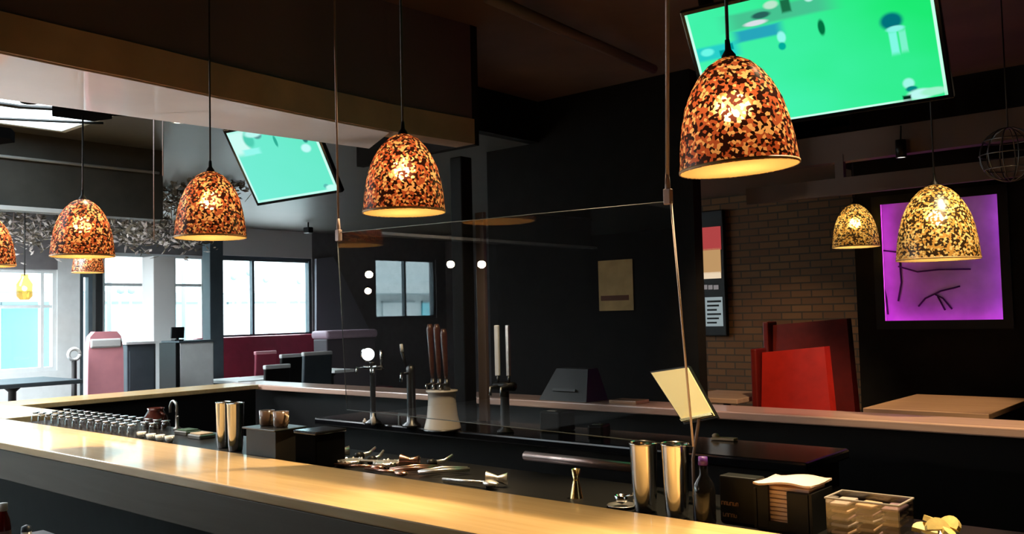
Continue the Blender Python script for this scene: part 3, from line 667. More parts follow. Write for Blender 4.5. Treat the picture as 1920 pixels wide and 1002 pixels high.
MB().box((0, 0, .06), (.15, .16, .12), bev=.012).build('case', M['black'], t)
MB().box((0, -.05, .1215), (.06, .02, .004)).build('paper', pbr('receipt_paper', (.35, .35, .35), .6), t)

# ------------------------------------------------------------------ things on the service shelf
def sz(px, py): p = aZ(px, py, SZ); return p
def tin(px, yb_, yt, w_, label, par='chrome', group='steel shaker tins on the service shelf'):
    b = sz(px, yb_); zt2 = aY(px, yt, b.y).z; h = zt2-SZ
    D = (b-EYE).dot(FW); R1 = w_*.5*D/FPX
    t = thing('shaker_tin', label, 'shaker tin', b, 0, group)
    MB().lathe([(0, 0), (R1*.70, 0), (R1*.78, .006), (R1*.84, .03), (R1*.90, h*.4), (R1, h-.004), (R1*1.03, h), (R1*.97, h-.002), (R1*.86, h*.4), (R1*.72, .012), (0, .01)], 36).build('body', M[par], t)
    MB().lathe([(R1*1.0, h-.004), (R1*1.05, h), (R1*1.0, h+.004), (R1*.96, h)], 36).build('rolled_rim', M[par], t)
    return t
tin(1210, 960, 832, 52, 'polished steel shaker tin, left of the two nearest the napkin holder')
tin(1270, 972, 834, 52, 'polished steel shaker tin, right of the two nearest the napkin holder')
tin(420, 840, 755, 30, 'polished steel shaker tin, left of the pair beside the black bin')
tin(442, 846, 757, 32, 'polished steel shaker tin, right of the pair beside the black bin')
# black bin with mugs, and a black box
b = sz(505, 866)
b.y += .03
t = thing('cutlery_bin', 'dark plastic bin full of cups beside the two left shaker tins', 'bin', b)
MB().prism([(-.115, -.075), (.115, -.075), (.125, .085), (-.125, .085)], .15).build('tub', pbr('dark_tub', (.014, .012, .010), .4, spec=.3), t)
MB().box((0, -.0, .153), (.26, .18, .008), bev=.003).build('rim', M['darksteel'], t)
for i, (dx, q) in enumerate(((-.06, 'left'), (.05, 'right'))):
    t2 = thing('mug', f'small brown glazed mug, {q} one standing on the dark cutlery bin', 'mug', (b.x+dx, b.y, SZ+.158), 0, 'mugs on the cutlery bin')
    MB().lathe([(0, 0), (.030, 0), (.034, .01), (.036, .07), (.033, .07), (.031, .01), (0, .008)], 24).build('cup', pbr('brown_glaze' + q, (.16, .10, .07), .2), t2)
    MB().tube([(.034, 0, .058), (.055, 0, .052), (.058, 0, .03), (.034, 0, .016)], .005, 8).build('handle', pbr('glaze_handle' + q, (.6, .45, .28), .2), t2)
b = sz(580, 878)
t = thing('storage_box', 'plain black storage box right of the cutlery bin', 'box', (b.x, b.y+.06, SZ))
MB().box((0, 0, .075), (.15, .16, .15), bev=.006).build('body', M['matt'], t)
MB().box((0, 0, .155), (.16, .17, .014), bev=.004).build('lid', M['blackgloss'], t)
# rows of upturned glasses at the left end
GG = 'upturned glasses in rows at the left end of the shelf'
def glass(p, label, h=.075, r=.030):
    t = thing('upturned_glass', label, 'glass', p, 0, GG)
    MB().lathe([(r, 0), (r*.95, h*.4), (r*.82, h-.012), (r*.6, h), (0, h-.002)], 20).build('bowl', M['clear'], t)
    MB().lathe([(r*.5, h), (r*.8, h+.006), (r*.78, h+.010), (0, h+.008)], 20).build('foot', M['chrome'], t)
    return t
gl0 = None; n = 0
for row, (ya, yb3, cnt) in enumerate(((2.46, 'front row', 14), (2.56, 'middle row', 14), (2.66, 'rear row', 14))):
    for i in range(cnt):
        x = -6.25 + i*.100 + (row % 2)*.05
        pos = (x, ya, SZ)
        side = 'counted from the left end of the shelf'
        lb = f'upturned clear glass, {yb3}, {["first","second","third","fourth","fifth","sixth","seventh","eighth","ninth","tenth","eleventh","twelfth","thirteenth","fourteenth"][i]} {side}'
        if gl0 is None: gl0 = glass(pos, lb)
        else: copy_tree(gl0, pos, lb)
# a tap over the well and white cups
b = sz(292, 815)
t = thing('water_tap', 'small steel swan-neck tap behind the rows of glasses', 'tap', (aY(332, 790, 2.83).x, 2.83, SZ))
MB().lathe([(.025, 0), (.025, .01), (.012, .02), (.010, .09)], 14, cap0=True).build('base', M['steel'], t)
MB().tube([(0, 0, .08), (0, 0, .13)]+arc((-.04, 0, .13), .04, 0, PI, 8)+[(-.08, 0, .10)], .009, 10).build('spout', M['steel'], t)
MB().tube([(0, 0, .07), (.05, -.02, .085)], .006, 8).build('lever', M['steel'], t)
b = sz(305, 800)
t = thing('jug', 'dark red-brown rounded jug behind the row of glasses', 'jug', (aY(292, 800, 2.80).x, 2.80, SZ))
MB().lathe([(0, 0), (.06, 0), (.075, .02), (.07, .07), (.045, .11), (.05, .125), (.044, .12), (0, .11)], 28).build('body', pbr('red_brown_glaze', (.06, .015, .012), .2), t)
MB().tube([(.06, 0, .10), (.10, 0, .09), (.10, 0, .05), (.065, 0, .03)], .008, 8).build('handle', pbr('red_brown_glaze_dark', (.05, .014, .012), .2), t)
for i, (px, py, q) in enumerate(((265, 822, 'left'), (283, 826, 'second from left'), (300, 828, 'third from left'), (318, 830, 'right'))):
    t = thing('espresso_cup', f'tiny white cup, {q} in the short row before the jug', 'cup', sz(px, py), 0, 'white cups before the jug')
    MB().lathe([(0, 0), (.013, 0), (.022, .012), (.026, .035), (.024, .035), (.02, .012), (0, .005)], 18).build('cup', M['white'], t)
    MB().tube([(.024, 0, .03), (.036, 0, .024), (.022, 0, .014)], .003, 6).build('handle', M['white'], t)
for i, (px, py, q) in enumerate(((352, 815, 'left'), (378, 822, 'right'))):
    t = thing('garnish_tray', f'shallow pale steel garnish tray, {q} one left of the shaker tins', 'tray', sz(px, py), 0, 'garnish trays left of the shaker tins')
    MB().box((0, 0, .012), (.13, .10, .024), bev=.006).build('tray', M['steel'], t)
    MB().box((0, 0, .027), (.11, .08, .008), bev=.003).build('contents', pbr('herb_green', (.02, .06, .03) if i == 0 else (.35, .28, .2), .8), t)

# bar tools in a loose heap
TG = 'bar tools lying on the service shelf'
def tool(px, py, kind, ang, label, mat='chrome'):
    b = sz(px, py); t = thing(kind, label, kind.replace('_', ' '), b, ang, TG)
    if kind == 'bottle_pourer':
        MB().lathe([(.012, 0), (.014, .02), (.010, .022), (.010, .03)], 14, m=Matrix.Translation((0, 0, .014)) @ Matrix.Rotation(PI/2, 4, 'Y'), cap0=True).build('cork', M['black'], t)
        MB().tube([(.02, 0, .014), (.06, 0, .018), (.09, 0, .032)], [.008, .006, .004], 10).build('spout', M[mat], t)
    elif kind == 'bar_spoon':
        MB().tube([(-.11, 0, .008), (.06, 0, .014)], .004, 8).build('stem', M[mat], t); MB().sphere((.085, 0, .014), .022, 14, (1.3, .8, .35)).build('bowl', M[mat], t)
    elif kind == 'cocktail_strainer':
        MB().lathe([(0, .01), (.04, .01), (.045, .014), (.04, .018), (0, .018)], 24).build('plate', M[mat], t)
        MB().tube([(.042*math.cos(a*.3), .042*math.sin(a*.3), .012+.007*math.sin(a*2.6)) for a in range(40)], .0035, 6).build('spring', M[mat], t)
        MB().box((.085, 0, .016), (.09, .022, .005), bev=.002).build('handle', M[mat], t)
    elif kind == 'ice_tongs':
        for sg in (1, -1): MB().tube([(-.08, .004*sg, .012), (0, .024*sg, .016), (.08, .012*sg, .012)], .006, 8).build('arm', M[mat], t)
    elif kind == 'small_jigger':
        MB().lathe([(.020, 0), (.010, .03), (.008, .034), (.016, .062), (.014, .062), (.006, .036), (.018, .002)], 20, m=Matrix.Translation((0, 0, .02)) @ Matrix.Rotation(PI/2, 4, 'Y')).build('cups', M[mat], t)
    return t
tl = [(604, 862, 'bottle_pourer', 2.3, 'steel bottle pourer at the left end of the heap of bar tools'), (622, 860, 'small_jigger', 1.0, 'small jigger lying second from the left in the heap of tools'),
      (657, 874, 'cocktail_strainer', .4, 'cocktail strainer in the left half of the tool heap'), (668, 866, 'bottle_pourer', 1.6, 'steel bottle pourer right of the left strainer in the heap'),
      (694, 874, 'bottle_pourer', 1.9, 'steel bottle pourer pointing left at the middle of the tool heap'), (672, 882, 'bar_spoon', .1, 'copper bar spoon lying along the front of the tool heap'),
      (725, 878, 'cocktail_strainer', 1.4, 'cocktail strainer in the middle of the tool heap'), (752, 878, 'small_jigger', .5, 'copper jigger lying right of the middle strainer'),
      (722, 892, 'bar_spoon', -.1, 'steel spoon lying in front of the copper jigger'), (778, 888, 'ice_tongs', .9, 'copper ice tongs near the right of the tool heap'),
      (802, 880, 'bottle_pourer', 1.2, 'steel bottle pourer standing apart right of the tongs'), (832, 892, 'ice_tongs', 1.0, 'bright steel tongs pointing away, right of the tool heap'),
      (880, 912, 'bar_spoon', .0, 'steel bar spoon lying flat, second tool from the right'), (912, 914, 'small_jigger', .6, 'small steel jigger, rightmost of the lying bar tools')]
M['tool'] = pbr('tool_steel', (.90, .86, .82), .32, 1)
cop = pbr('copper_tool', (.75, .42, .32), .25, 1); M['copper'] = cop
for px, py, k_, an, lb in tl: tool(px, py, k_, an, lb, 'copper' if 'copper' in lb else 'tool').scale = (1.3, 1.3, 1.5)
# standing brass jigger
b = sz(1081, 934); hj = aY(1081, 880, b.y).z-SZ
t = thing('jigger', 'standing brass double jigger on the shelf left of the big shaker tins', 'jigger', b)
MB().lathe([(.024, 0), (.012, hj*.55), (.010, hj*.62), (.016, hj), (.0145, hj), (.008, hj*.65), (.021, .003)], 24).build('cups', M['brass'], t)
b = sz(1166, 952)
t = thing('tea_strainer', 'small steel strainer on a dish left of the big shaker tins', 'strainer', b)
MB().lathe([(0, 0), (.04, .002), (.05, .008), (.048, .010), (.038, .005), (0, .004)], 24).build('dish', M['steel'], t)
MB().lathe([(0, .01), (.018, .018), (.024, .04), (.022, .04), (.016, .02), (0, .013)], 18).build('bowl', M['chrome'], t)
MB().tube([(.02, 0, .038), (.05, .01, .05)], .003, 6).build('handle', M['chrome'], t)
# menu card on a stem
cpos = [aY(*q) for q in ((1222, 700, 2.86), (1290, 690, 2.80), (1340, 780, 2.72), (1282, 792, 2.74))]
t = thing('menu_stand', 'tilted pale yellow menu card in a dark frame on a slim stem', 'menu stand', (aY(1299, 850, 2.76).x, 2.76, SZ))
o_ = Vector(t.location); P = [q-o_ for q in cpos]
nrm = (P[1]-P[3]).cross(P[2]-P[0]).normalized(); nrm = nrm if nrm.dot(FW) > 0 else -nrm
ctr = sum(P, Vector())/4
MB().hexa([ctr+(q-ctr)*1.08+nrm*.002 for q in P], [ctr+(q-ctr)*1.08+nrm*.012 for q in P]).build('frame', M['black'], t)
MB().hexa([q-nrm*.003 for q in P], [q+nrm*.002 for q in P]).build('card', pbr('yellow_card', (.93, .84, .45), .6), t)
bm_ = (P[2]+P[3])/2
MB().hexa([P[3]-nrm*.012, P[2]-nrm*.012, P[2]+(P[1]-P[2])*.05-nrm*.012, P[3]+(P[0]-P[3])*.05-nrm*.012], [P[3]-nrm*.004, P[2]-nrm*.004, P[2]+(P[1]-P[2])*.05-nrm*.004, P[3]+(P[0]-P[3])*.05-nrm*.004]).build('lip', M['brass'], t)
MB().tube([(0, 0, .01), (0, 0, bm_.z*.5), (bm_.x, bm_.y, bm_.z)], .006, 8).build('stem', M['wire'], t)
MB().lathe([(.05, 0), (.05, .006), (.01, .012), (.0, .012)], 24, cap0=True).build('base', M['black'], t)
# dark bottle with violet cap beside the tins
b = sz(1322, 985)
t = thing('dark_bottle', 'dark bottle with violet cap between the shaker tins and napkin holder', 'bottle', b)
MB().lathe([(0, 0), (.032, 0), (.034, .01), (.034, .10), (.030, .125), (.013, .15), (.012, .19), (0, .19)], 24).build('body', M['blackgloss'], t)
MB().lathe([(0, .205), (.014, .204), (.015, .18), (.013, .18)], 18).build('cap', pbr('violet_cap', (.10, .03, .22), .4), t)
# napkin holder
b = sz(1478, 1040)
NX, NY = b.x, 2.60
def nz_(px, py): return aY(px, py, NY-.08)
t = thing('napkin_holder', 'black napkin holder stuffed with pale napkins at lower right', 'napkin holder', (aY(1445, 960, NY-.08).x, NY, SZ))
ox = t.location.x
xa_, xb_ = aY(1416, 960, NY-.08).x-ox, aY(1518, 960, NY-.08).x-ox
zt3 = aY(1478, 915, NY-.08).z-SZ
wl_, wr_ = aY(1440, 960, NY-.08).x-ox, aY(1474, 960, NY-.08).x-ox
hold = MB()
hold.box(((xa_+wl_)/2, -.07, zt3/2), (wl_-xa_, .012, zt3-.002), bev=.003)
hold.box(((wr_+xb_)/2, -.07, (zt3-.012)/2), (xb_-wr_, .012, zt3-.014), bev=.003)
hold.box(((xa_+xb_)/2, -.07, .012), (xb_-xa_, .011, .024)).box(((xa_+xb_)/2, .07, zt3/2), (xb_-xa_, .012, zt3-.002)).box((xb_, 0, zt3*.45), (.012, .152, zt3*.9)).box((xa_, 0, zt3*.45), (.012, .152, zt3*.9)).box(((xa_+xb_)/2, 0, .006), (xb_-xa_, .14, .012))
hold.build('holder', M['black'], t)
nk = MB()
for k in range(9):
    zz = .016+k*(zt3-.02)/9; nk.box(((xa_+xb_)/2+random.uniform(-.003, .003), random.uniform(-.003, .003), zz+.006), (xb_-xa_-.02, .115, (zt3-.02)/9-.002), bev=.002)
nk.build('napkins', M['napkin'], t)
tb_ = bmesh.new(); NXX, NYY = 10, 8
vv = [[None]*(NYY+1) for _ in range(NXX+1)]
for i in range(NXX+1):
    for j in range(NYY+1):
        u, v = i/NXX*2-1, j/NYY*2-1
        zz = zt3+.012 - .004*(u*u+v*v) + .010*max(0, abs(u)-.75)*4*max(0, abs(v)-.3) + .006*math.sin(u*2.2+1)
        vv[i][j] = ((xa_+xb_)/2+u*(xb_-xa_)*.53, v*.078, zz)
top = MB()
for i in range(NXX):
    for j in range(NYY):
        top.quad([vv[i][j], vv[i+1][j], vv[i+1][j+1], vv[i][j+1]], uv=False)
bmesh.ops.remove_doubles(top.bm, verts=top.bm.verts[:], dist=1e-5)
tn = top.build('top_napkin', M['napkin'], t); sm = tn.modifiers.new('thick', 'SOLIDIFY'); sm.thickness = .006; sm.offset = -1
# name plate block left of it, blurred gilt letters
l0, l1 = aY(1340, 960, NY-.09), aY(1412, 960, NY-.09)
t = thing('counter_sign', 'small black sign block with two lines of gilt letters left of the napkins', 'sign', ((l0.x+l1.x)/2, NY-.03, SZ))
MB().box((0, 0, .07), (l1.x-l0.x-.004, .06, .14), bev=.004).build('block', M['black'], t)
for r_, (py, gl) in enumerate(((950, (7, 5, 6, 7, 6, 5)), (972, (6, 5, 7, 5, 6)))):
    zz = aY(1375, py, NY-.09).z-SZ
    x = -.5*(l1.x-l0.x)+.010+.004*r_
    tx = MB()
    for g_ in gl:
        wd = g_*.0011; tx.box((x, -.032, zz), (.0016, .003, .011)); tx.box((x+wd*.55, -.032, zz+.0045*(1 if g_ % 2 else -1)), (wd*.8, .003, .0022)); tx.box((x+wd, -.032, zz-.001), (.0016, .003, .009)); x += wd+.0030
    tx.build('lettering', M['gold'], t)
# clear tub of wrapped straws and tub of lemon wedges
b0, b1 = aY(1558, 970, 2.55), aY(1692, 970, 2.55)
t = thing('clear_tub', 'clear plastic tub of wrapped tea packets right of the napkin holder', 'tub', ((b0.x+b1.x)/2, 2.58, SZ))
tw = b1.x-b0.x; th_ = aY(1640, 940, 2.55).z-SZ
tu = MB()
for c_, d_ in (((0, -.06, th_/2), (tw, .004, th_)), ((0, .06, th_/2), (tw, .004, th_)), ((-tw/2, 0, th_/2), (.004, .116, th_)), ((tw/2, 0, th_/2), (.004, .116, th_)), ((0, 0, .003), (tw-.01, .11, .004))): tu.box(c_, d_)
tu.build('walls', M['clear'], t)
rm = MB()
for c_, d_ in (((0, -.062, th_), (tw+.008, .006, .006)), ((0, .062, th_), (tw+.008, .006, .006)), ((-tw/2-.001, 0, th_), (.006, .118, .006)), ((tw/2+.001, 0, th_), (.006, .118, .006))): rm.box(c_, d_, bev=.002)
rm.build('rim', pbr('cloudy_rim', (.42, .38, .34), .3), t)
random.seed(3)
pk = [pbr('packet_cream', (.62, .40, .24), .6), pbr('packet_mauve', (.25, .15, .18), .6), pbr('packet_pale', (.5, .42, .38), .5)]
nth = ['bottom', 'lower', 'middle', 'upper', 'top']
for k in range(5):
    for i in range(3):
        x = (b0.x+b1.x)/2-tw/2+.028+i*(tw-.056)/2
        lb = f'small wrapped packet in the clear tub, {nth[k]} layer, {["left", "centre", "right"][i]}'
        o = MB().box((0, 0, 0), ((tw-.02)/3-.010, .084, .009), bev=.003).build('packet', pk[(k*2+i) % 3])
        o.location = (x, 2.58, SZ+.014+k*(th_-.012)/5); o.rotation_euler = (random.uniform(-.06, .06), random.uniform(-.04, .04), random.uniform(-.07, .07))
        tag(o, lb, 'packet', 'wrapped packets in the clear tub')
c0, c1 = aY(1712, 985, 2.52), aY(1792, 985, 2.52)
t = thing('lemon_tub', 'low steel tub heaped with lemon wedges at the lower right', 'tub', ((c0.x+c1.x)/2, 2.56, SZ))
cw = (c1.x-c0.x)
MB().lathe([(0, 0), (cw*.36, 0), (cw*.44, .05), (cw*.41, .05), (cw*.34, .006), (0, .006)], 28).build('tub', M['steel'], t)
def wedge(loc, rot, label):
    m_ = MB(); pts = [(.032*math.cos(a), .032*math.sin(a)) for a in [PI*k/8 for k in range(9)]]
    o = m_.prism(pts, .014, Matrix.Rotation(.0, 4, 'X')).build('lemon_wedge', M['lime']); o.location = loc; o.rotation_euler = rot
    return tag(o, label, 'lemon wedge', 'lemon wedges heaped in the steel tub')
cx_ = (c0.x+c1.x)/2
for k, (dx, dy, dz, rr) in enumerate(((-.035, -.01, .045, (.5, .2, .3)), (.0, -.02, .06, (1.0, 0, .8)), (.035, -.005, .048, (.4, -.3, 2.0)), (-.015, .02, .068, (.2, .3, 1.4)), (.022, .015, .062, (.8, .1, -.5)))):
    wedge((cx_+dx, 2.56+dy, SZ+dz-.004), rr, ['lemon wedge at the left of the heap in the steel tub', 'lemon wedge at the front of the heap in the steel tub', 'lemon wedge at the right of the heap in the steel tub', 'lemon wedge on top of the heap, left of its peak', 'lemon wedge at the back right of the heap'][k])

# ------------------------------------------------------------------ booth and tables, right
by = 6.75
def box_from(px0, py0, px1, py1, Y, z0=None):
    a, b = aY(px0, py0, Y), aY(px1, py1, Y); return min(a.x, b.x), max(a.x, b.x), min(a.z, b.z) if z0 is None else z0, max(a.z, b.z)
def seat(name, label, x0, x1, z1, Y, dp, mat, mat2):
    t = thing(name, label, 'booth seat', ((x0+x1)/2, Y, 0))
    w2 = x1-x0
    MB().hexa([(-w2/2, .0, .46), (w2/2+.03, .0, .46), (w2/2+.03, .12, .46), (-w2/2, .12, .46)], [(-w2/2+.02, .06, z1-.03), (w2/2-.05, .06, z1+.02), (w2/2-.05, .17, z1+.02), (-w2/2+.02, .17, z1-.03)]).build('backrest', M[mat], t)
    MB().box((0, .09+dp/2, .42), (w2, dp, .12), bev=.03).build('cushion', M[mat], t)
    MB().box((0, .09+dp/2, .18), (w2-.02, dp-.04, .35)).build('plinth', M['black'], t)
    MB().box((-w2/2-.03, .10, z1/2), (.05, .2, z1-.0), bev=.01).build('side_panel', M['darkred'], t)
    return t
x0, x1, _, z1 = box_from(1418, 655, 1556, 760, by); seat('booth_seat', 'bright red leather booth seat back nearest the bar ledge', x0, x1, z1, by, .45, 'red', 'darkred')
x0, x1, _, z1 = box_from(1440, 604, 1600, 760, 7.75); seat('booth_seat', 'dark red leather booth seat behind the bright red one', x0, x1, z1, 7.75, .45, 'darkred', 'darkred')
# dining table right
TZ = 1.0
ta, tb2, tc_, td = aZ(1630, 766, TZ), aZ(1710, 739, TZ), aZ(1915, 748, TZ), aZ(1865, 781, TZ)
t = thing('high_table', 'pale wooden high table in front of the purple light box', 'table', ((ta.x+tc_.x)/2, (ta.y+tb2.y)/2, 0))
tx0, tx1 = (ta.x+tb2.x)/2, (tc_.x+td.x)/2
MB().box((0, 0, TZ-.02), (tx1-tx0, tb2.y-ta.y, .04), bev=.005).build('tabletop', M['tan'], t)
for dx in (-1, 1):
    for dy in (-1, 1): MB().box((dx*((tx1-tx0)/2-.08), dy*((tb2.y-ta.y)/2-.08), (TZ-.04)/2), (.06, .06, TZ-.04)).build('leg', M['black'], t)
p = aZ(1362, 742, .98)
t = thing('side_table', 'small light table before the brick wall under the poster board', 'table', (p.x-.05, p.y+.1, 0))
MB().box((0, 0, .96), (.55, .7, .04), bev=.005).build('tabletop', M['ledge'], t)
MB().lathe([(.22, 0), (.22, .02), (.04, .05), (.03, .9), (.08, .94)], 20, cap0=True, cap1=True).build('pedestal', M['black'], t)
# papers on the island right of the tins
b = aZ(1358, 826, IZ); tag(MB().box((0, 0, .008), (.13, .06, .012), rot=Matrix.Rotation(.1, 3, 'Z'), bev=.003).sphere((-.05, 0, .02), .02, 12, (1, 1, .7)).build('bar_cloth', pbr('cloth_tan', (.5, .34, .2), .8), None, (b.x, b.y, IZ)), 'small folded tan bar cloth at the right end of the island', 'cloth')

# ------------------------------------------------------------------ dining room at left
t = thing('banquette', 'long maroon banquette under the right-hand bright window', 'banquette', (XL+.30, 8.8, 0))
zb1 = aX(500, 630, XL+.3).z
MB().box((-.18, 0, (zb1+.45)/2), (.12, 3.4, zb1-.45), bev=.03).build('backrest', M['maroon'], t)
MB().box((.12, 0, .44), (.55, 3.4, .14), bev=.03).build('seat', M['maroon'], t)
MB().box((.10, 0, .19), (.48, 3.3, .36)).build('plinth', M['black'], t)
def post(px0, px1, X, zt_, name, label, mat):
    a, b = aX(px0, 600, X), aX(px1, 600, X)
    return tag(MB().box((X, (a.y+b.y)/2, zt_/2), (b.y-a.y, b.y-a.y, zt_), bev=.01).build(name, M[mat]), label, 'post')
post(387, 412, XL+.95, ZL-.01, 'post', 'dark slate pillar left of the right-hand bright window', 'slate')
post(277, 318, XL+1.2, aX(298, 482, XL+1.2).z, 'post', 'white square post before the middle window', 'white')
post(176, 190, XL+.4, aX(182, 505, XL+.4).z, 'post', 'thin dark post left of the middle window', 'black')
# pink high-back chair
X = -9.4; a, b = aX(152, 740, X), aX(221, 740, X); zt4 = aX(190, 622, X).z
t = thing('high_back_chair', 'pink upholstered high-back chair with white head band at left', 'chair', (X, (a.y+b.y)/2, 0))
wc = b.y-a.y
pl = [(-wc*.5, 0), (wc*.5, 0), (wc*.48, zt4-.75), (wc*.42, zt4-.60), (wc*.30, zt4-.55), (-wc*.30, zt4-.55), (-wc*.42, zt4-.60), (-wc*.47, zt4-.75)]
mt_ = Matrix.Translation((.05, 0, .55)) @ Matrix(((0, 0, 1, 0), (1, 0, 0, 0), (0, 1, 0, 0), (0, 0, 0, 1)))
MB().prism(pl, .09, mt_).build('backrest', M['pink'], t)
MB().box((.10, 0, zt4-.12), (.105, wc*.86, .10), bev=.02).build('head_band', M['white'], t)
MB().box((-.16, 0, .50), (.46, wc*.96, .11), bev=.03).build('seat', M['pink'], t)
for dx in (-.34, .08):
    for dy in (-1, 1): MB().tube([(dx, dy*wc*.4, 0), (dx, dy*wc*.4, .45)], .02).build('leg', M['black'], t)
# dark cabinet and pale cabinet with a small monitor
X = -9.9; a, b = aX(222, 730, X), aX(276, 730, X); z_ = aX(250, 645, X).z
t = thing('dark_cabinet', 'dark slate cabinet between the pink chair and the white post', 'cabinet', (X, (a.y+b.y)/2, 0))
MB().box((0, 0, z_/2), (.4, b.y-a.y, z_), bev=.01).build('body', M['slate'], t)
MB().box((0, 0, z_+.01), (.43, b.y-a.y+.03, .025)).build('top', M['palegrey'], t)
MB().box((.205, 0, z_*.5), (.012, (b.y-a.y)*.85, z_*.9), bev=.003).build('door', M['slate'], t)
X = -10.6; a, b = aX(322, 730, X), aX(385, 730, X); z_ = aX(350, 642, X).z
t = thing('host_stand', 'pale grey host stand right of the white post', 'host stand', (X, (a.y+b.y)/2, 0))
MB().box((0, 0, z_/2), (.4, b.y-a.y, z_), bev=.01).build('body', M['palegrey'], t)
MB().box((.0, 0, z_+.012), (.44, b.y-a.y+.04, .024), bev=.004).build('top', M['slate'], t)
MB().box((.0, -(b.y-a.y)/2-.03, z_/2), (.4, .05, z_)).build('side_panel', M['black'], t)
sy0 = aX(322, 640, X).y
t = thing('small_monitor', 'small black monitor on the left end of the pale host stand', 'monitor', (X+.05, sy0+.05, z_+.024))
MB().box((0, 0, .10), (.03, .17, .14), rot=Matrix.Rotation(.1, 3, 'Y'), bev=.006).build('screen', M['black'], t)
MB().box((0, 0, .008), (.1, .12, .016), bev=.004).build('base', M['black'], t)
MB().box((0, 0, .03), (.02, .03, .05)).build('neck', M['black'], t)
# dial on dark stand
X = -9.2; c_ = aX(139, 665, X)
t = thing('dial_stand', 'dark slim stand with a white ring dial, left of the pink chair', 'stand', (X, c_.y, 0))
MB().lathe([(.14, 0), (.14, .02), (.03, .04), (.025, c_.z-.06)], 16, cap0=True, cap1=True).build('stand', M['black'], t)
MB().tube([(0, .055*math.cos(2*PI*k/20), c_.z+.055*math.sin(2*PI*k/20)) for k in range(21)], .018, 8).build('ring', M['white'], t)
# dining tables
def dtable(px0, px1, py, X, w_, z, label, rz=0, top='white'):
    a, b = aX(px0, py, X), aX(px1, py, X); t = thing('dining_table', label, 'table', (X, (a.y+b.y)/2, 0), rz)
    L_ = b.y-a.y; z = a.z if z is None else z
    MB().box((0, 0, z-.02), (w_, L_, .04), bev=.006).build('tabletop', M[top], t)
    MB().lathe([(.25, 0), (.25, .02), (.04, .06), (.035, z-.1), (.1, z-.04)], 18, cap0=True, cap1=True).build('pedestal', M['black'], t)
    return t
dtable(414, 478, 714, -10.6, .8, None, 'left of the two white tables before the maroon banquette')
dtable(482, 546, 709, -10.6, .8, None, 'right of the two white tables before the maroon banquette')
dtable(602, 640, 694, -10.3, .6, None, 'small white table right of the dark chairs')
dtable(-80, 118, 722, -9.2, .9, None, 'dark slate table below the far left window', top='slate')
CG = 'dining chairs by the maroon banquette'
def dchair(px, py_top, X, w_, label, col='black', topc='white', rz=0.0):
    c_ = aX(px, py_top, X); t = thing('dining_chair', label, 'chair', (X, c_.y, 0), rz, CG); H = c_.z
    MB().box((.19, 0, (H+.5)/2), (.05, w_, H-.56), rot=Matrix.Rotation(.06, 3, 'Y'), bev=.015).build('backrest', M[col], t)
    MB().box((.205, 0, H-.02), (.06, w_+.01, .05), bev=.012).build('top_rail', M[topc], t)
    MB().box((0, 0, .50), (.42, w_, .07), bev=.02).build('seat', M[col], t)
    for dx in (-.17, .18):
        for dy in (-1, 1): MB().tube([(dx, dy*(w_/2-.03), 0), (dx, dy*(w_/2-.03), .48)], .016).build('leg', M['black'], t)
    return t
dchair(482, 659, -11.35, .34, 'maroon-backed dining chair left of the dark ones before the banquette', 'maroon', 'pink')
dchair(500, 684, -9.2, .34, 'low dark dining chair with pale top rail, nearest the left white table', 'black', 'palegrey')
dchair(533, 664, -9.75, .40, 'dark dining chair with a bright white top rail in the middle of the group', 'black', 'white')
dchair(575, 660, -9.2, .42, 'broad dark slate dining chair with white top rail by the grey panel', 'slate', 'white')
# pale-topped booth beside the wedge panel
X = -11.4; a, b = aX(600, 640, X), aX(692, 640, X); z_ = aX(640, 620, X).z
t = thing('padded_bench', 'high grey bench with pale mauve padded top beneath the wedge panel', 'bench', (X, (a.y+b.y)/2, 0))
MB().box((0, 0, (z_-.12)/2), (.34, b.y-a.y, z_-.12), bev=.02).build('body', pbr('mauve_grey', (.10, .085, .10), .5), t)
MB().box((0, 0, z_-.06), (.42, b.y-a.y+.05, .13), bev=.05, seg=3).build('padded_top', pbr('pale_mauve', (.55, .40, .50), .5), t)
# wedge panel on the wall right of the window
xw = XL+.02
w1 = [aX(*q, xw) for q in ((590, 486), (622, 482), (690, 620), (590, 628))]
tag(MB().hexa(w1, [q+Vector((.05, 0, 0)) for q in w1]).build('wall_panel', pbr('blue_grey_panel', (.20, .21, .25), .45)), 'blue-grey wedge-shaped panel on the wall right of the window', 'panel')
# amber jar lamp in the left window
c_ = aX(46, 540, -11.3)
t = thing('jar_pendant', 'small amber glass jar lamp hanging before the far left window', 'pendant lamp', c_)
MB().lathe([(.05, -.14), (.085, -.10), (.09, .04), (.04, .12), (.04, .16)], 20).build('jar', thin_glass('amber_glass', (.95, .66, .28), 1.0), t)
MB().sphere((0, 0, -.01), .03, 12).build('bulb', emit('jar_bulb', (1, .75, .4), 14), t)
MB().tube([(0, 0, .14), (0, 0, ZL-c_.z)], .008).build('cord', M['cord'], t)
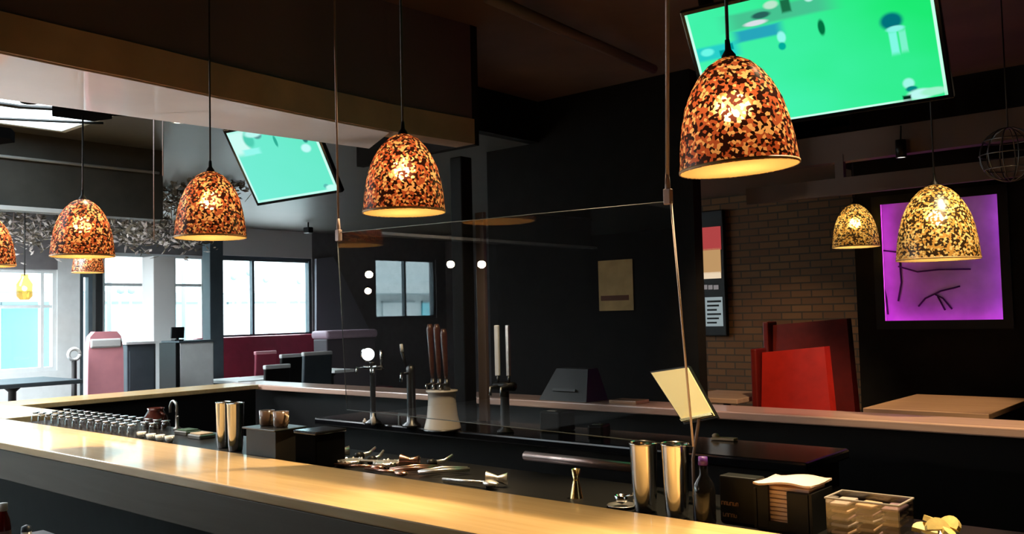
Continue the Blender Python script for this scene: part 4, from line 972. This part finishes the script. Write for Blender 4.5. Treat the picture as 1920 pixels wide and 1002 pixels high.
# hanging dried foliage under the low ceiling
def foliage(px, py, X, ry, rz_, n, label, mat='foliage', pale=.25):
    c_ = aX(px, py, X); k_ = abs(X)/10; ry *= k_; rz_ *= k_; t = thing('hanging_foliage', label, 'foliage', c_, 0, 'dried foliage under the low ceiling')
    for nm, mm, cnt in (('leaves', M[mat], int(n*(1-pale))), ('pale_leaves', M['foliage2'], int(n*pale))):
        m_ = MB()
        for k in range(cnt*2):
            p = Vector((random.uniform(-.28, .28), random.uniform(-ry, ry), random.gauss(0, rz_*.5)))
            d = Vector((random.gauss(0, 1), random.gauss(0, 1), random.gauss(-.2, .6))).normalized(); e = d.cross(Vector((random.gauss(0, 1), random.gauss(0, 1), 1))).normalized()
            l, w2 = random.uniform(.03, .065), random.uniform(.012, .022); f_ = d.cross(e)*.004
            m_.hexa([p-d*l, p-e*w2, p+d*l, p+e*w2], [p-d*l+f_, p-e*w2+f_, p+d*l+f_, p+e*w2+f_])
        m_.build(nm, mm, t)
    st = MB()
    for k in (-1, 0, 1): st.tube([(0, k*ry*.6, 0), (0, k*ry*.6+.02, ZL-c_.z)], .006, 5)
    st.build('stem', M['wire'], t)
foliage(75, 435, -11.7, .45, .22, 260, 'mottled dried foliage hanging left of the second lamp from the left', pale=.45)
foliage(215, 430, -10.9, .4, .22, 200, 'dried foliage hanging just right of the left lamps', pale=.35)
foliage(285, 370, -9.3, .55, .34, 380, 'largest dark dried foliage hanging left of the smaller television', pale=.2)
foliage(400, 325, -8.5, .40, .32, 260, 'dark dried foliage behind the left edge of the smaller television', pale=.12)
foliage(320, 440, -10.1, .5, .2, 220, 'dried foliage hanging low above the white post', pale=.4)
# security camera
c_ = aX(578, 432, -11.2)
t = thing('security_camera', 'small black camera hung above the right corner of the right window', 'camera', c_)
MB().box((0, 0, 0), (.14, .09, .09), bev=.015).build('body', M['black'], t); MB().tube([(0, 0, .03), (0, 0, ZL-c_.z)], .012).build('bracket', M['black'], t)

# small table with bottles, in front of the bar at lower left
sx_ = aY(30, 1000, 1.45).x
t = thing('front_table', 'small dark table in front of the bar at the lower left corner', 'table', (sx_, 1.42, 0))
MB().box((0, 0, .785), (.7, .55, .03), bev=.004).build('tabletop', M['black'], t)
MB().lathe([(.22, 0), (.22, .02), (.04, .05), (.035, .74), (.1, .77)], 18, cap0=True, cap1=True).build('pedestal', M['black'], t)
q = aY(6, 943, 1.42)
t = thing('sauce_bottle', 'red sauce bottle with pale cap at the lower left corner', 'bottle', (q.x, 1.42, .80))
h = q.z-.80
MB().lathe([(0, 0), (.026, 0), (.029, .01), (.029, h*.5), (.024, h*.68), (.014, h*.82), (.012, h*.88), (0, h*.88)], 24).build('body', pbr('red_sauce', (.16, .012, .012), .15), t)
MB().lathe([(.015, h*.84), (.017, h*.88), (.016, h-.002), (0, h)], 18).build('cap', M['white'], t)
MB().lathe([(.0293, h*.14), (.0297, h*.16), (.0297, h*.44), (.0293, h*.46)], 24).build('label_band', pbr('pink_label', (.5, .25, .25), .5), t)
q = aY(60, 982, 1.42)
t = thing('salt_shaker', 'pale shaker with navy cap beside the red sauce bottle', 'shaker', (q.x, 1.40, .80))
h = q.z-.80
MB().lathe([(0, 0), (.020, 0), (.022, .005), (.018, h*.86), (0, h*.86)], 20).build('body', pbr('pale_blue_glass', (.32, .35, .42), .25), t)
MB().lathe([(.019, h*.84), (.017, h*.95), (0, h)], 20).build('cap', pbr('navy_cap', (.015, .03, .06), .4), t)

# ------------------------------------------------------------------ street outside
struct(MB().box((-32, 3, -.16), (38, 60, .1)).build('ground', pbr('pale_pavement', (.55, .55, .54), .8)))
cyan = pbr('cyan_shop_glass', (.06, .26, .31), .2); pale = pbr('pale_render', (.42, .48, .49), .8); mint = pbr('mint_panel', (.24, .46, .47), .6)
dk = pbr('distant_dark_trim', (.10, .14, .15), .6)
def building(Y0, Y1, X, name_lab, cols, hh=7.0):
    t = thing('shop_building', name_lab, 'building', (X, (Y0+Y1)/2, -.1)); L_ = Y1-Y0
    MB().box((-1.5, 0, hh/2), (3, L_, hh)).build('facade', pale, t)
    n = max(2, int(L_/1.7)); st = L_/n
    for k in range(n):
        y = -L_/2+(k+.5)*st
        MB().box((.03, y, 1.2), (.1, st*.78, 2.2)).build('shop_window', cols[k % len(cols)], t)
        MB().box((.05, y, 2.3), (.12, st*.8, .06)).build('transom', dk, t)
        MB().box((.03, y, 4.6), (.1, st*.55, 1.3)).build('upper_window', mint, t)
    MB().box((.2, 0, 2.75), (.5, L_, .35)).build('sign_band', pale, t)
    MB().box((.46, 0, 2.55), (.03, L_, .05)).build('band_trim', dk, t)
    return t
building(2, 11.5, -22, 'pale shop building with cyan windows seen through the left windows', [cyan, mint, cyan])
building(12.0, 22, -23, 'pale shop building with mint windows seen through the right window', [mint, pale, mint])
building(-22, 1.5, -23, 'pale shop building across the street behind the left edge', [cyan, pale])
for px, lb in ((205, 'dark street pole seen through the middle window'), (345, 'dark street pole seen right of the white post'), (448, 'pale grey street pole seen through the right window'), (540, 'second pale grey street pole through the right window')):
    c_ = aX(px, 600, -17.5)
    tag(MB().tube([(0, 0, 0), (0, 0, 4.2)], .045, 8).sphere((0, 0, 4.25), .12, 10).build('street_pole', dk if px < 400 else M['palegrey'], None, (-17.5, c_.y, -.1)), lb, 'pole')
for i, (px, py, hh) in enumerate(((437, 520, .6), (466, 512, .6), (497, 525, .5), (560, 528, .5), (225, 545, .5), (245, 545, .5), (308, 490, .6))):
    c_ = aX(px, py, -19)
    t = thing('street_sign', f'small dark hanging street sign, number {i+1}' if False else ['dark round sign nearest the pillar in the right window', 'dark round sign left of the mullion in the right window', 'dark round sign right of the mullion in the right window', 'dark round sign near the right edge of the right window', 'left dark round sign in the middle window', 'right dark round sign of the pair in the middle window', 'dark round sign above the white post'][i], 'sign', (-19, c_.y, -.1), 0, 'round street signs outside')
    MB().tube([(0, 0, 0), (0, 0, c_.z+.1)], .025, 6).build('pole', M['palegrey'], t)
    MB().lathe([(0, -.02), (.075, -.02), (.075, .02), (0, .02)], 16, m=Matrix.Translation((.03, 0, c_.z+.1)) @ Matrix.Rotation(PI/2, 4, 'Y')).build('disc', dk, t)

# ------------------------------------------------------------------ fill spotlights added with fixtures, mostly out of view
def spot(x, y, z, tx, ty, tz, W, deg, label, col=(1, .74, .42), blend=.6, grp='warm ceiling spotlights'):
    t = thing('ceiling_spotlight', label, 'spotlight', (x, y, z), 0, grp)
    d = (Vector((tx, ty, tz))-Vector((x, y, z))).normalized(); q = d.to_track_quat('-Z', 'Y').to_matrix().to_4x4()
    MB().lathe([(.0, .10), (.04, .10), (.045, .0), (.052, -.01), (.045, -.012), (.04, .0)], 18, m=q).build('housing', M['black'], t)
    MB().tube([(0, 0, .06), (0, 0, ZC-z)], .012, 8).build('stem', M['black'], t)
    li = bpy.data.lights.new('spot_beam', 'SPOT'); li.energy = W; li.color = col; li.spot_size = math.radians(deg); li.spot_blend = blend; li.shadow_soft_size = .05
    lo = bpy.data.objects.new('spot_beam', li); COL.objects.link(lo); lo.parent = t; lo.matrix_local = Matrix.Translation(d*.02) @ q
for i, x in enumerate((-.7, -1.75, -2.9)):
    spot(x, 2.95, 3.36, x, 2.12, KZ, 520, 46, ['warm ceiling spotlight above the right end of the bar', 'warm ceiling spotlight above the middle of the bar', 'warm ceiling spotlight beside the plum bulkhead'][i])
for i, x in enumerate((-4.75, -5.7)):
    spot(x, 2.2, 3.05, x+.2, 2.2, KZ, 300, 48, ['warm ceiling spotlight just beyond the pale soffit', 'warm ceiling spotlight above the left end of the bar'][i])
spot(-3.1, 3.2, 3.36, -4.2, 4.1, 1.1, 130, 44, 'warm ceiling spotlight aimed at the beer taps')
spot(-2.0, 5.0, 3.36, -3.0, 6.5, 1.3, 330, 40, 'warm ceiling spotlight aimed at the red booth')
spot(-2.4, 4.5, 3.36, -2.4, 5.2, 1.08, 200, 50, 'warm ceiling spotlight above the left of the far ledge', (1, .70, .55))
spot(-.9, 4.6, 3.36, -.9, 5.2, 1.08, 420, 66, 'warm ceiling spotlight above the far ledge')
spot(-1.9, 6.75, 3.36, -2.1, 6.85, 1.0, 330, 42, 'warm ceiling spotlight above the high table')
spot(-3.85, 6.7, 2.75, -3.95, 9.0, .6, 55, 55, 'warm ceiling spotlight aimed at the brick wall')
# warm fill globes added behind the photographer; the hanging screen mirrors them
for i, (px, py, Y_) in enumerate(((692, 515, 6.6), (690, 546, 7.6), (845, 496, 7.0), (903, 496, 6.8), (1330, 470, 6.6), (420, 500, 7.2))):
    m_ = aY(px, py, Y_); p = (m_.x, 5.0-Y_, m_.z)
    t = thing('globe_lamp', ['globe lamp behind the photographer, mirrored left of the bright window reflection, upper of two', 'globe lamp behind the photographer, mirrored left of the bright window reflection, lower of two', 'globe lamp behind the photographer, mirrored left of the black column', 'globe lamp behind the photographer, mirrored right of the black column', 'globe lamp far right behind the photographer', 'globe lamp far left behind the photographer'][i], 'pendant lamp', p, 0, 'globe lamps behind the photographer')
    MB().sphere((0, 0, 0), .04, 20).build('globe', M.setdefault('globe', emit('warm_globe', (1, .72, .45), 150)), t)
    MB().lathe([(.02, .036), (.02, .07), (0, .07)], 14).build('cap', M['black'], t)
    MB().tube([(0, 0, .06), (0, 0, (ZL if p[0] < -4.3 else ZC)-p[2])], .004).build('cord', M['cord'], t)
# fill light panels added over the dining room, hidden by the drop wall
for i, (x, y) in enumerate(((-8.8, 2.2), (-11.0, 2.2))):
    t = thing('ceiling_light', ['white ceiling light panel beyond the dark drop wall', 'white ceiling light panel near the left windows'][i], 'ceiling light', (x, y, ZL), 0, 'ceiling light panels over the dining room')
    MB().box((0, 0, -.012), (1.2, 2.4, .02)).build('diffuser', emit('cool_panel', (.9, .96, 1), 30.0), t)
    MB().box((-.62, 0, -.015), (.04, 2.48, .03)).box((.62, 0, -.015), (.04, 2.48, .03)).box((0, 1.22, -.015), (1.2, .04, .03)).box((0, -1.22, -.015), (1.2, .04, .03)).build('frame', M['palegrey'], t)

# uplight added out of view on the left to brighten the pale soffit
t = thing('floor_lamp', 'standing uplight in the dining area beyond the left edge', 'floor lamp', (-6.9, .5, 0))
MB().lathe([(.16, 0), (.16, .02), (.015, .04), (.013, 1.72), (.03, 1.74)], 20, cap0=True, cap1=True).build('stand', M['black'], t)
MB().lathe([(.02, 1.74), (.09, 1.80), (.14, 1.90), (.135, 1.90), (.085, 1.81), (0, 1.76)], 24).build('bowl', M['steel'], t)
d_ = (Vector((-4.15, 2.0, 2.75))-Vector((-6.9, .5, 1.93))).normalized()
li = bpy.data.lights.new('uplight_beam', 'SPOT'); li.energy = 420; li.color = (1, .95, .93); li.spot_size = math.radians(62); li.spot_blend = .8; li.shadow_soft_size = .06
lo = bpy.data.objects.new('uplight_beam', li); COL.objects.link(lo); lo.parent = t; lo.matrix_local = Matrix.Translation((0, 0, 1.93)) @ d_.to_track_quat('-Z', 'Y').to_matrix().to_4x4()
